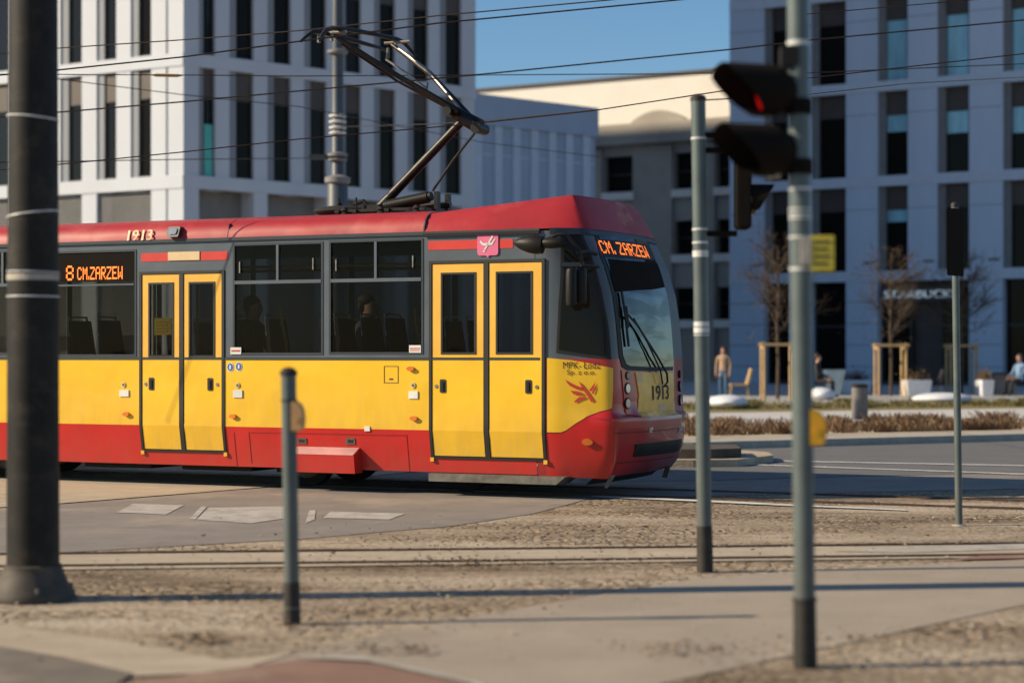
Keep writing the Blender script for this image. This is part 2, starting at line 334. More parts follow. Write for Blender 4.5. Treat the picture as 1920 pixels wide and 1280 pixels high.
# rails of the near track, one metre apart
def line_rail(p0, p1, name='rail'):
    p0 = V(p0); p1 = V(p1); d = (p1-p0).normalized(); n = V((-d.y, d.x, 0))
    mb = MB()
    for a, b, z in ((-.035,.0,.016),(.03,.05,.016)):
        mb.prism([p0+n*a+V((0,0,.0)), p0+n*b, p0+n*b+V((0,0,z)), p0+n*a+V((0,0,z))], p1-p0)
    return tag(mb.build(name, M['rail']), RL.pop(0), 'tram rail', 'tram rails set in the ground')
RL = ['rusty far rail of the near track across the dry ground', 'rusty near rail of the near track beside the path',
      'near rail the red and yellow tram stands on', 'far rail under the red and yellow tram']
def ext(a, b, e0, e1): d = (b-a).normalized(); return a-d*e0, b+d*e1
line_rail(*ext(G(200,1039), G(1900,1021), 12, 14)); line_rail(*ext(G(200,1062), G(1900,1042), 12, 14))
for pts in ([(-600,1048),(200,1037),(1900,1019),(2600,1012),(2600,1032),(1900,1046),(200,1068),(-600,1078)],):
    sheet('track_bed', pts, M['sand'], 2)
# far side: kerb, planting strip, pavement, lawn, plaza
def slab(name, pts, z, m, sidem=None, label=None, cat=None, kind='structure'):
    mb = MB(); P = [V((*G(x,y,z).xy, 0)) for x,y in pts]
    mb.prism([p for p in P], (0,0,z)); o = mb.build(name, m)
    if kind: o['kind'] = kind
    return o
slab('planting_bed', [(700,826),(1300,824),(1920,808),(2700,790),(2700,775),(1920,790),(1300,797),(700,799)], .10, M['sand'])
k = slab('kerb', [(600,829),(1300,829),(1920,813),(2700,795),(2700,790),(1920,808),(1300,823),(600,823)], .12, M['kerb'])
slab('pavement', [(600,799),(1300,797),(1920,790),(2700,775),(2700,752),(1920,765),(1300,774),(600,774)], .12, M['pave'])
slab('lawn', [(1000,774),(1300,774),(1560,771),(1920,765),(2700,752),(2700,743),(1920,752),(1560,757),(1300,757),(1000,757)], .10, M['grassd'])
slab('plaza', [(-400,757),(1300,757),(1560,757),(1920,752),(2700,743),(2700,692),(1920,697),(600,697),(-400,700)], .14, M['plaza'])
slab('traffic_island', [(1180,862),(1300,862),(1380,861),(1450,853),(1440,847),(1380,843),(1180,843)], .10, M['sand'])
slab('kerb', [(1200,842),(1330,842),(1390,840),(1380,833),(1200,832)], .22, M['kerbd'])

# scattered dead leaves (uncountable)
def scatter(name, label, spots, n, m, size, hgt):
    mb = MB()
    for i in range(n):
        cx, cy, sx, sy, wt = random.choices(spots, [s[4] for s in spots])[0]
        p = G(cx+random.gauss(0,sx), max(940, cy+random.gauss(0,sy))); r = size*random.uniform(.4,1.3); a = random.uniform(0,6.28); t = random.uniform(0,hgt)
        q = [V((math.cos(a+k*1.57+random.uniform(-.3,.3))*r*(1 if k%2 else .55), math.sin(a+k*1.57)*r*(1 if k%2 else .55), t+random.uniform(-.4,.4)*r+r*.45)) for k in range(4)]
        mb.poly([V((p.x,p.y,.012))+v for v in q])
    o = mb.build(name, m); return tag(o, label, 'leaf litter', kind='stuff')
scatter('leaf_litter', 'brown dead leaves strewn over the gravel between tracks and path',
  [(830,1060,60,5,2),(990,1012,110,9,3),(1150,1000,90,7,2),(380,1205,60,9,3),(560,1185,80,12,2),(960,1062,90,9,2),(700,1225,90,4,2),(1280,1225,70,10,2),(880,1015,200,20,3),(1500,1000,200,16,2),(1650,1215,150,20,2),(500,1110,260,35,3)], 1500, M['leaf'], .020, .015)
scatter('gravel', 'loose pale pebbles over the trodden ground', [(500,1120,330,45,4),(1150,1030,300,30,3),(1700,1230,160,30,3),(1600,990,250,22,2)], 1600, mat('pebbles', (.46,.38,.28), .9, var=.25, vs=30), .016, .0)

# ------------------------------------------------------------------ TRAM
PH = math.atan(F/7920.0); ca, sa = math.cos(PH), math.sin(PH)
S0 = 188.0; Y0 = F/S0; X0 = (900-960)/S0
tram = thing('tram', 'red and yellow city tram with grey window band, its pantograph raised', 'tram', (X0, Y0, 0), -PH)
TM = MATW[tram.as_pointer()]
# local: x = towards the front, y = away from the camera (0 near side, 2.4 far side)
def proj(p):
    q = TM @ V(p); return (960+F*q.x/q.y, HZ-F*(q.z-H)/q.y)
def ax(px, v=0.0):                  # local x on the plane y = v that shows at column px
    k = (px-960)/F
    return (k*(Y0+ca*v)-X0-sa*v)/(ca+k*sa)
def zz(px, py, v=0.0):
    x = ax(px, v); Y = Y0-sa*x+ca*v; return H-(py-HZ)*Y/F
# side surface
def vin(z):
    if z < .66: return .075*((.66-z)/.43)**1.0
    return 0.0
def side(x, z, off=0.0): return V((x, vin(z)-off, z))
def sidef(x, z, off=0.0): return V((x, 2.4-vin(z)+off, z))
# nose: plan outline A-B-C-C'-B'-A' per height
XA = ax(1030)
LV = []   # (z, xB, vB, xC)
def lev(py, pxB, vB, dC, pz=None):
    z = H-(py-HZ)/189.0; xB = ax(pxB, vB); LV.append((z, xB, vB, xB+dC))
LV.append((.05+.17, ax(1138,.24), .24, ax(1138,.24)+.04))
lev(870, 1147, .20, .10); lev(845, 1151, .17, .12); lev(790, 1153, .14, .13); lev(782,1153,.14,.125); lev(776, 1151, .16, .075); lev(700, 1150, .16, .07)
lev(660,1149,.16,.07); lev(600,1145,.17,.07); lev(550,1139,.18,.07); lev(500,1126,.19,.07); lev(465,1112,.20,.07); lev(431,1097,.21,.07)
LV.sort()
def levat(z):
    if z <= LV[0][0]: return LV[0]
    for a, b in zip(LV, LV[1:]):
        if z <= b[0]:
            t = (z-a[0])/(b[0]-a[0]); return tuple(p+(q-p)*t for p, q in zip(a, b))
    return LV[-1]
VC = .68
def raw(s, z):
    _, xB, vB, xC = levat(z); vi = vin(z)
    P = [(XA-1.0, vi), (XA, vi), (xB, vB), (xC, VC), (xC+.02, 1.2), (xC, 2.4-VC), (xB, 2.4-vB), (XA, 2.4-vi), (XA-1.0, 2.4-vi)]
    u = max(0, min(7.999, s+1)); i = int(u); t = u-i
    return V((P[i][0]+(P[i+1][0]-P[i][0])*t, P[i][1]+(P[i+1][1]-P[i][1])*t, z))
RW = [(-.16,1),(-.1,1),(-.05,1),(0,1),(.05,1),(.1,1),(.16,1)]
def nose0(s, z):
    r = V((0,0,0)); 
    for d, k in RW: r += raw(s+d, z)
    return r/len(RW)
def nose(s, z, off=0.0):
    p = nose0(s, z)
    if off:
        t1 = nose0(s+.02, z)-nose0(s-.02, z); t2 = nose0(s, z+.02)-nose0(s, z-.02)
        n = t1.cross(t2).normalized(); p = p+n*off
    return p
_tab = [(s*.05, .2+z*.03, proj(nose0(s*.05, .2+z*.03))) for s in range(-6, 81) for z in range(0, 84)]
def inv(px, py, s0=-.3, s1=4.0):
    s, z, _ = min((t for t in _tab if s0 <= t[0] <= s1), key=lambda t: (t[2][0]-px)**2+(t[2][1]-py)**2)
    for _ in range(6):
        q = proj(nose0(s, z)); e = (px-q[0], py-q[1])
        qs = proj(nose0(s+.01, z)); qz = proj(nose0(s, z+.01))
        a, b = (qs[0]-q[0])/.01, (qz[0]-q[0])/.01; c, d = (qs[1]-q[1])/.01, (qz[1]-q[1])/.01
        det = a*d-b*c
        if abs(det) < 1e-3: break
        ds, dz = (e[0]*d-b*e[1])/det, (a*e[1]-c*e[0])/det
        s += max(-.1, min(.1, ds)); z += max(-.1, min(.1, dz)); s = max(s0, min(s1, s))
    return s, z
def surf(fn, poly, off, base, name, m, parent, gs=.12, gz=.12, label=None, smooth=True):
    """A polygon given in surface coordinates, cut by a grid and laid on fn; its edge runs back to base."""
    bm = bmesh.new(); bm.faces.new([bm.verts.new((a, b, 0)) for a, b in poly])
    A = [p[0] for p in poly]; B = [p[1] for p in poly]
    for lo_, hi, g_, no in ((min(A), max(A), gs, (1,0,0)), (min(B), max(B), gz, (0,1,0))):
        n = int((hi-lo_)/g_)
        for i in range(1, n+1):
            t = lo_+(hi-lo_)*i/(n+1)
            bmesh.ops.bisect_plane(bm, geom=list(bm.verts)+list(bm.edges)+list(bm.faces), plane_co=(t,0,0) if no[0] else (0,t,0), plane_no=no)
    uv = {v: (v.co.x, v.co.y) for v in bm.verts}
    be = [e for e in bm.edges if len(e.link_faces) == 1]
    low = {}
    for v, (a, b) in list(uv.items()): v.co = TM @ fn(a, b, off)
    if base is not None and abs(base-off) > 1e-6:
        for e in be:
            for v in e.verts:
                if v not in low: low[v] = bm.verts.new(TM @ fn(*uv[v], base))
        for e in be:
            bm.faces.new((e.verts[0], e.verts[1], low[e.verts[1]], low[e.verts[0]]))
    mb = MB(); mb.bm.free(); mb.bm = bm
    return mb.build(name, m, parent, smooth=smooth, label=label)
def grid(fn, s0, s1, z0, z1, ns, nz, name, m, parent, smooth=True, zs=None):
    mb = MB(); zs = zs or [z0+(z1-z0)*j/nz for j in range(nz+1)]
    rows = [[mb.bm.verts.new(TM @ fn(s0+(s1-s0)*i/ns, z)) for i in range(ns+1)] for z in zs]
    for a, b in zip(rows, rows[1:]):
        for i in range(ns): mb.bm.faces.new((a[i], a[i+1], b[i+1], b[i]))
    return mb.build(name, m, parent, smooth=smooth)
def rect(x0, x1, z0, z1): return [(x0,z0),(x1,z0),(x1,z1),(x0,z1)]
def rr(x0, x1, z0, z1, r=.03, n=4):
    r = min(r, (x1-x0)/2.01, (z1-z0)/2.01); o = []
    for cx, cz, a in ((x1-r,z0+r,-90),(x1-r,z1-r,0),(x0+r,z1-r,90),(x0+r,z0+r,180)):
        for k in range(n+1): t = R(a+90*k/n); o.append((cx+r*math.cos(t), cz+r*math.sin(t)))
    return o
XR = XA-13.6                          # rear end
ZS, ZY, ZG, ZT = .235, .66, 1.38, 2.64    # skirt bottom, yellow bottom, grey bottom, roof edge
def pr(px0, px1, py0, py1):           # photo rectangle -> local rectangle on the near side
    x0, x1 = ax(px0), ax(px1); pm = (px0+px1)/2
    return x0, x1, zz(pm, py1), zz(pm, py0)
D1 = pr(805,1022,487,862); D2 = pr(262,421,508,848)
W1 = pr(617,794,449,664); W2 = pr(437,606,455,665); W3 = pr(82,256,470,668)
dp = D1[0]-D2[0]
doors = [D1, D2, tuple(a-dp if i<2 else a for i, a in enumerate(D2)), (D2[0]-2*dp+.1, D2[1]-2*dp+.1, D2[2], D2[3])]
doors = [d for d in doors if d[0] > XR+.2]
wins = [W1, W2, W3, (doors[2][1]+.10, W3[0]-.09, W2[2], W2[3])]
_g0, _g1 = doors[3][1]+.10, doors[2][0]-.10; _m = (_g0+_g1)/2
wins += [(_g0, _m-.045, W2[2], W2[3]), (_m+.045, _g1, W2[2], W2[3])]
if doors[3][0]-XR > .7: wins.append((max(XR+.12, doors[3][0]-1.5), doors[3][0]-.1, W2[2], W2[3]))
def wall(fn, name, m, z0, z1, holes, x0=None, x1=None, zcuts=()):
    x0 = XR if x0 is None else x0; x1 = XA-.16 if x1 is None else x1
    xs = sorted({x0, x1, *[h[0] for h in holes], *[h[1] for h in holes]}); xs = [x for x in xs if x0 <= x <= x1]
    zs_ = sorted({z0, z1, *zcuts, *[h[2] for h in holes], *[h[3] for h in holes]}); zs_ = [z for z in zs_ if z0 <= z <= z1]
    mb = MB()
    for a, b in zip(xs, xs[1:]):
        for c, d in zip(zs_, zs_[1:]):
            mx_, mz = (a+b)/2, (c+d)/2
            if any(h[0] < mx_ < h[1] and h[2] < mz < h[3] for h in holes): continue
            mb.poly([TM @ fn(a,c), TM @ fn(b,c), TM @ fn(b,d), TM @ fn(a,d)])
    return mb.build(name, m, tram)
wall(side, 'skirt_panel', M['red'], ZS, ZY, doors)
ds_ = sorted(doors)
for a_, b_ in zip([XR]+[d[1] for d in ds_], [d[0] for d in ds_]+[XA-.16]):
    if b_-a_ > .02: wall(side, 'side_panel', M['yellow'], ZY, ZG, [], a_, b_)
wall(side, 'window_band', M['grey'], ZG, ZT, doors+wins)
fw = [(XA-.9-1.35*(i+1)+.08, XA-.9-1.35*i, W2[2], W2[3]) for i in range(9)]
wall(sidef, 'skirt_panel', M['red'], ZS, ZY, []); wall(sidef, 'side_panel', M['yellow'], ZY, ZG, []); wall(sidef, 'window_band', M['grey'], ZG, ZT, fw)
for q in fw: surf(sidef, rect(*q), -.01, None, 'window', M['tglass'], tram, 9, 9)
# rear end, plain and rounded
mb = MB(TM); 
mb.prism([(XR,0,ZS),(XR,0,ZT),(XR-.35,.35,ZT),(XR-.5,.9,ZT),(XR-.5,.9,ZS),(XR-.35,.35,ZS)], (0,.0001,0)) if False else None
rp_ = [(XR,.0),(XR-.4,.3),(XR-.5,.8),(XR-.5,1.6),(XR-.4,2.1),(XR,2.4)]
for z0_, z1_, m_, nm in ((ZS,ZY,'red','rear_skirt'),(ZY,ZG,'yellow','rear_panel'),(ZG,ZT,'grey','rear_window_band')):
    mb = MB(TM)
    for a, b in zip(rp_, rp_[1:]): mb.poly([(*a,z0_),(*b,z0_),(*b,z1_),(*a,z1_)])
    mb.build(nm, M[m_], tram)
# trim line under the roof, thin gutter
mb = MB(TM); mb.box(XR, XA-.1, -.022, .0, ZT-.012, ZT+.022); mb.build('roof_gutter', M['dgrey'], tram)
mb = MB(TM); mb.box(XR, XA-.1, -.008, .0, ZG-.012, ZG+.014); mb.build('belt_strip', M['dgrey'], tram)
mb = MB(TM); mb.box(ax(795)-.0, XA-.1, -.028, -.022, ZT-.03, ZT+.0); mb.build('roof_gutter', M['black'], tram)
# roof
XS = ax(795)
rprof = [(-.012,ZT+.02),(-.005,ZT+.07),(.02,ZT+.13),(.07,ZT+.185),(.16,ZT+.225),(.4,ZT+.26),(1.2,ZT+.30)]
rprof = rprof + [(2.4-a, b) for a, b in rprof[-2::-1]]
xs = [XR-.2, ax(428)-.004, ax(428)+.004, XS]
mb = MB(TM)
for x0_, x1_ in ((XR-.3, ax(428)-.004), (ax(428)+.004, XS-.004), ):
    for (a,b),(c,d) in zip(rprof, rprof[1:]): mb.poly([(x0_,a,b),(x1_,a,b),(x1_,c,d),(x0_,c,d)])
mb.poly([(XR-.3,a,b) for a,b in rprof])
o = mb.build('roof', M['roof_red'], tram, smooth=True)
mb = MB(TM); mb.box(ax(428)-.006, ax(428)+.006, .01, 2.39, ZT+.02, ZT+.17); mb.build('roof_seam', M['dgrey'], tram)
mb = MB(TM); mb.prism([(XS-.006,a,b+.004) for a,b in rprof], (.014,0,0)); mb.build('roof_seam', M['dgrey'], tram)
# front roof cap: faceted
zt2 = ZT+.02
ztop = zz(1073, 367, .42)
bx = [(XS,-.012,zt2)] + [tuple(nose0(s, ZT)+V((.012,0,.02))) for s in (0,.55,.8,1.0,1.2,1.6,2,3,4,4.4,4.8,5,5.2,5.45,6)] + [(XS,2.412,zt2)]
vc_ = nose0(1.0, ZT).y; xc_ = nose0(1.0, ZT).x; xt = ax(1073, vc_+.10)
def topp(p):
    x, v, z = p; t = min(1, max(0, (x-XS)/(xc_-XS)))
    ins = .14+(vc_+.10-.14)*t
    vi = min(max(v+.10 if v < 1.2 else v-.10, ins), 2.4-ins)
    xx = XS+(xt-XS)*t
    if vc_ < v < 2.4-vc_: xx = xt+(x-xc_)*.8
    zt = (ZT+.215)+(ztop-ZT-.215)*t
    return (xx, vi, zt)
tx = [topp(p) for p in bx]
mb = MB(TM)
vb = [mb.bm.verts.new(mb._p(p)) for p in bx]; vt = [mb.bm.verts.new(mb._p(p)) for p in tx]
vm = []
for p, q_ in zip(bx, tx):
    m_ = V(p).lerp(V(q_), .62); k_ = 1-min(1,(p[0]-XS)/(xc_-XS)); m_.y += (-.035-.0*k_)*(1 if p[1] < 1.2 else -1)*(.35+.65*k_) if not (vc_+.02 < p[1] < 2.38-vc_) else 0
    if vc_ < p[1] < 2.4-vc_: m_.x += .02
    vm.append(mb.bm.verts.new(mb._p(m_)))
for i in range(len(bx)-1): mb.bm.faces.new((vb[i], vb[i+1], vm[i+1], vm[i])); mb.bm.faces.new((vm[i], vm[i+1], vt[i+1], vt[i]))
n_ = len(tx)
for i in range(n_//2):
    f_ = []
    for w__ in (vt[i], vt[i+1], vt[n_-2-i], vt[n_-1-i]):
        if w__ not in f_: f_.append(w__)
    if len(f_) >= 3:
        try: mb.bm.faces.new(f_)
        except ValueError: pass
bmesh.ops.remove_doubles(mb.bm, verts=mb.bm.verts, dist=.002)
mb.build('roof_cap', M['roof_red'], tram, smooth=True)

# nose shell: red below, grey above
zs1 = [.22,.3,.36,.42,.47,.55,.65,.755,.79,.80,.83,.86,.95,1.05,1.2,1.30,1.38]
grid(nose, -.15, 6.15, 0, 0, 96, 0, 'nose_panel', M['nose_red'], tram, zs=zs1)
zs2 = [1.38+ (2.64-1.38)*j/22 for j in range(23)]
grid(nose, -.15, 6.15, 0, 0, 96, 0, 'cab_frame', M['grey'], tram, zs=zs2)
grid(lambda s,z,off=0: nose(s,z,.012), 0.05, 5.95, 0,0, 80, 0, 'cab_gutter', M['dgrey'], tram, zs=[2.60,2.665])
def S(pts, s0=-.3, s1=4.0): return [inv(x, y, s0, s1) for x, y in pts]
def decal(name, pts, m, off=.006, base=0, parent=None, label=None, s0=-.3, s1=4.0, gs=.06):
    return surf(nose, S(pts, s0, s1), off, base, name, M[m], parent or tram, gs, .08, label)
# yellow cab side with the curved lower edge
decal('cab_side_panel', [(1026,810),(1052,810),(1062,806),(1080,793),(1100,781),(1125,771),(1147,765),(1149,730),(1149,690),(1130,686),(1100,680),(1070,675),(1026,671)], 'yellow', .006, s1=1.2)
decal('side_panel', [(1025,893),(1060,894),(1148,897),(1150,860),(1149,800),(1147,767),(1125,773.5),(1100,783.5),(1080,795.5),(1062,808.5),(1052,812.5),(1025,812.5)], 'red', .005, s1=1.2)
# cab side window
CW = [(1048,655),(1052,570),(1056,440),(1086,440),(1100,470),(1112,505),(1126,560),(1136,615),(1141,668),(1100,663)]
cwf = decal('cab_side_window_frame', [(1043,661),(1047,570),(1050,435),(1090,435),(1105,468),(1117,503),(1131,560),(1141,615),(1146,674),(1100,669)], 'rubber', .006, s1=1.3)
decal('pane', CW, 'cabglass', .010, .006, parent=cwf, s1=1.3)
mb_ = decal('cab_window_divider', [(1050,500),(1050,492),(1095,492),(1098,500)], 'dgrey', .013, .006, parent=cwf, s1=1.3)
# windscreen
WS = [(1121,443),(1160,446),(1200,451),(1228,456),(1236,462),(1248,505),(1260,550),(1270,605),(1275,650),(1276,680),(1270,687),(1220,688),(1180,686),(1172,682),(1166,665),(1161,610),(1155,560),(1142,510),(1130,478)]
wsf = decal('windscreen_frame', [(1114,437),(1160,440),(1202,445),(1232,450),(1241,458),(1253,505),(1265,550),(1275,605),(1279,650),(1280,686),(1272,694),(1220,696),(1176,694),(1166,688),(1160,665),(1155,610),(1149,560),(1136,510),(1124,478)], 'rubber', .008, s0=.7, s1=3.9)
decal('windscreen', WS, 'wglass', .013, .008, parent=wsf, s0=.7, s1=3.9)
decal('dark_glass_zone', [(1137,486),(1165,489),(1205,492),(1239,495),(1250,525),(1253,540),(1225,543),(1190,545),(1152,548),(1144,520)], 'matte', .0145, .013, parent=wsf, s0=.7, s1=3.9)  # added matte decal that paints the unreflecting upper glass dark
# display box behind the top of the windscreen
dsp = decal('destination_display', [(1124,450),(1160,453),(1200,458),(1226,462),(1236,490),(1205,488),(1165,485),(1134,483)], 'black', .015, .008, s0=.7, s1=3.9)
FONT = {'C':['01110','10001','10000','10000','10000','10001','01110'],'M':['10001','11011','10101','10101','10001','10001','10001'],
'.':['0','0','0','0','0','1','1'],' ':['00','00','00','00','00','00','00'],'Z':['11111','00001','00010','00100','01000','10000','11111'],
'A':['01110','10001','10001','11111','10001','10001','10001'],'R':['11110','10001','10001','11110','10100','10010','10001'],
'E':['11111','10000','10000','11110','10000','10000','11111'],'W':['10001','10001','10001','10101','10101','11011','10001'],
'8':['01110','10001','10001','01110','10001','10001','01110']}
def led(name, text, fn, x0, x1, z0, z1, parent, off):
    cols = sum(len(FONT[c][0])+1 for c in text)-1; dx = (x1-x0)/cols; dz = (z1-z0)/7; mb = MB(); cx = 0
    for c in text:
        g_ = FONT[c]
        for r_ in range(7):
            for k_ in range(len(g_[0])):
                if g_[r_][k_] == '1':
                    a = x0+(cx+k_)*dx; b = z1-(r_+1)*dz
                    mb.poly([TM @ fn(a+dx*.02, b+dz*.06, off), TM @ fn(a+dx*.98, b+dz*.06, off), TM @ fn(a+dx*.98, b+dz*.94, off), TM @ fn(a+dx*.02, b+dz*.94, off)])
        cx += len(g_[0])+1
    return mb.build(name, M['led'], parent)
_a = inv(1123,466,.7,3.9); _b = inv(1209,470,.7,3.9)
led('destination_text', 'CM. ZARZEW', nose, _a[0], _b[0], inv(1172,480,.7,3.9)[1], inv(1172,458,.7,3.9)[1], dsp, .019)
# number panel, lamp clusters
npn = decal('number_panel', [(1190,698),(1230,698.5),(1267,699),(1271,740),(1273,781),(1240,782),(1203,782),(1197,740)], 'panel', .010, s0=1.2, s1=3.9)
decal('lamp_panel', [(1164,694),(1187,697),(1194,740),(1200,781),(1172,776),(1168,735)], 'nose_red', .009, s0=.9, s1=3.5)
def disc(name, fn, s, z, rx, rz, off, base, m, parent, n=20, label=None):
    return surf(fn, [(s+rx*math.cos(2*math.pi*k/n), z+rz*math.sin(2*math.pi*k/n)) for k in range(n)], off, base, name, M[m], parent, 9, 9, label)
for side_i in (0,1):
    for py, r_ in ((704,.032),(728,.045),(756,.045)):
        s_, z_ = inv(1175, py, .9, 3.5)
        if side_i: s_ = 6-s_
        w_ = (nose0(s_+.1, z_)-nose0(s_-.1, z_)).length/.2
        hb = disc('headlight', nose, s_, z_, r_*1.3/w_, r_*1.3, .016, 0, 'black', tram)
        disc('lens', nose, s_, z_, r_/w_, r_, .020, .016, 'lens' if py > 710 else 'darklens', hb)
# bumper: lip line, vents
def strip(name, s0, s1, za, zb, off, m, base=0): return surf(nose, rect(s0, s1, za, zb), off, base, name, M[m], tram, .08, .1)
strip('bumper_lip', .98, 5.02, .765, .79, .02, 'nose_red')
zb0 = inv(1230,851,.9,3.9)[1]; zb1 = inv(1230,829,.9,3.9)[1]
bg0 = inv(1190,840,.9,3.5)[0]
gr = strip('bumper_grille', bg0, 6-bg0, zb0, zb1, .012, 'black')
_s = S([(1151,815),(1151,860),(1160,867),(1280,867),(1286,812),(1160,812)], .9, 3.9)
for (a,b) in (((1150,812),(1286,811)),((1156,868),(1282,867))):
    p = inv(*a,.9,3.9); q = inv(*b,.9,3.9); strip('bumper_seam', p[0], min(q[0],4.9), p[1]-.003, p[1]+.003, .004, 'rubber')
for px in (1219,1283):
    s_, z_ = inv(px, 805, .9, 3.95); surf(nose, rect(s_-.035, s_+.035, z_-.025, z_+.025), .024, 0, 'tow_eye_cover', M['white'], tram, 9, 9)
    surf(nose, rect(s_-.018, s_+.018, z_-.016, z_-.002), .027, .02, 'tow_eye_cover', M['txt'], tram, 9, 9)
# chin / snow guard under the bumper
mb = MB(TM); pts = [nose0(s, .24) for s in (1.0,1.3,2,3,4,4.7,5.0)]
top = [p+V((-.10,0,0)) for p in pts]; bot = [p+V((-.22,0,-.10)) for p in pts]
for i in range(len(pts)-1): mb.poly([top[i], top[i+1], bot[i+1], bot[i]])
mb.build('snow_guard', M['under'], tram)
mb = MB(TM); p = nose0(1.1,.24); mb.poly([p, p+V((.06,0,-.0)), p+V((-.02,0,-.13)), p+V((-.06,0,-.13))]); mb.build('guard_bracket', M['step'], tram); mb = MB(TM); mb.poly([p+V((0,1.6,0)), p+V((.06,1.6,0)), p+V((.02,1.6,-.12)), p+V((-.04,1.6,-.12))]); mb.build('guard_bracket', M['step'], tram)
# orange side marker lamps
def lamp(px, py, w_=.085, h_=.048, fn=side):
    x = ax(px); z = zz(px, py); disc('marker_lamp', fn, x, z, w_/2, h_/2, .03, 0, 'orange', tram, 12)
for q in ((238,776),(438,780),(771,691),(777,784)): lamp(*q)
s_, z_ = inv(1102,828,0,1.1); w_ = (nose0(s_+.1,z_)-nose0(s_-.1,z_)).length/.2
disc('marker_lamp', nose, s_, z_, .055/w_, .03, .03, 0, 'orange', tram, 12)

# text
def text_mesh(txt):
    c = bpy.data.curves.new('t', 'FONT'); c.body = txt; c.resolution_u = 3; o = bpy.data.objects.new('t', c); COL.objects.link(o)
    dg = bpy.context.evaluated_depsgraph_get(); me = bpy.data.meshes.new_from_object(o.evaluated_get(dg)); bpy.data.objects.remove(o); bpy.data.curves.remove(c); return me
def text_on(name, txt, fn, x0, x1, z0, z1, off, m, parent, world=None, bold=0):
    me = text_mesh(txt); xs_ = [v.co.x for v in me.vertices]; ys_ = [v.co.y for v in me.vertices]
    a0, a1, b0, b1 = min(xs_), max(xs_), min(ys_), max(ys_)
    bm = bmesh.new(); bm.from_mesh(me)
    for v in bm.verts:
        u = x0+(v.co.x-a0)/(a1-a0)*(x1-x0); t = z0+(v.co.y-b0)/(b1-b0)*(z1-z0); v.co = (world or TM) @ fn(u, t, off)
    if bold:
        g_ = bmesh.ops.duplicate(bm, geom=bm.faces[:]); vs_ = [x for x in g_['geom'] if isinstance(x, bmesh.types.BMVert)]
        d_ = ((world or TM) @ fn(x1, z0, off)-(world or TM) @ fn(x0, z0, off)).normalized()*bold
        nn_ = ((world or TM) @ fn(x0, z0, off+.001)-(world or TM) @ fn(x0, z0, off))
        for v in vs_: v.co += d_+nn_
    mb = MB(); mb.bm.free(); mb.bm = bm; return mb.build(name, m, parent)
def ptext(name, txt, px0, px1, py0, py1, fn, m, off, parent, s0=-.3, s1=4, bold=0):
    pm = (px0+px1)/2
    if fn is nose:
        a = inv(px0,(py0+py1)/2,s0,s1)[0]; b = inv(px1,(py0+py1)/2,s0,s1)[0]; z0 = inv(pm,py1,s0,s1)[1]; z1 = inv(pm,py0,s0,s1)[1]
    else: a, b, z0, z1 = pr(px0,px1,py0,py1)
    return text_on(name, txt, fn, a, b, z0, z1, off, m, parent, bold=bold)
ptext('operator_lettering', 'MPK- Łódź', 1056,1126,677,691, nose, M['txt'], .010, tram, 0, 1.2, 0)
ptext('operator_lettering', 'Sp. z o.o.', 1063,1117,693,705, nose, M['txt'], .010, tram, 0, 1.2, 0)
ptext('fleet_number', '1913', 1221,1251,722,749, nose, M['txt'], .016, npn, 1.2, 3.9, .007)
# winged emblem (side) as strokes
WING = [[(0,0),(6,4),(22,12),(35,16),(36,20),(24,19),(10,13),(4,7)], [(10,21),(22,22),(32,25),(36,29),(26,29),(16,28)], [(17,41),(26,33),(38,32),(40,35),(30,39),(19,44)],
        [(25,3),(32,9),(44,24),(55,40),(49,43),(43,33),(34,20)], [(57,4),(50,14),(45,20),(48,23),(54,16)], [(58,10),(52,20),(50,26),(53,28),(57,18)]]
def emblem(name, x, y, k, m, off, parent, s0, s1, ks=1.0):
    mb = MB()
    for p in WING:
        q = [inv(x+a*k*ks, y+b*k, s0, s1) for a, b in p]; mb.poly([TM @ nose(a_, b_, off) for a_, b_ in q])
    return mb.build(name, M[m], parent)
emblem('winged_emblem', 1060, 711, 1.0, 'logo', .013, tram, 0, 1.25)
emblem('winged_emblem', 1231, 756, .33, 'white', .016, npn, 1.2, 3.9, .75)
s_, z_ = inv(1198,708,1.0,3.5); surf(nose, rect(s_-.12,s_+.14,z_-.045,z_+.045), .013, .01, 'sticker', M['cream'], npn, 9, 9)
# roof fleet number & lamp
def rsurf(x, z, off=0): # upright on the roof edge
    v = -.012+.09*max(0,(z-ZT-.03)/.17)**2; return V((x, v-off-.008, z))
ptext('fleet_number', '1913', 241,287,431,451, rsurf, M['cream'], .012, tram, bold=.006)
x0,x1,z0,z1 = pr(318,341,425,445); surf(rsurf, rr(x0,x1,z0,z1,.02), .05, -.05, 'roof_lamp', M['dgrey'], tram, 9, 9)
surf(rsurf, rr(x0+.03,x1-.03,z0+.03,z1-.02,.02), .055, .05, 'roof_lamp_lens', M['lens'], tram, 9, 9)
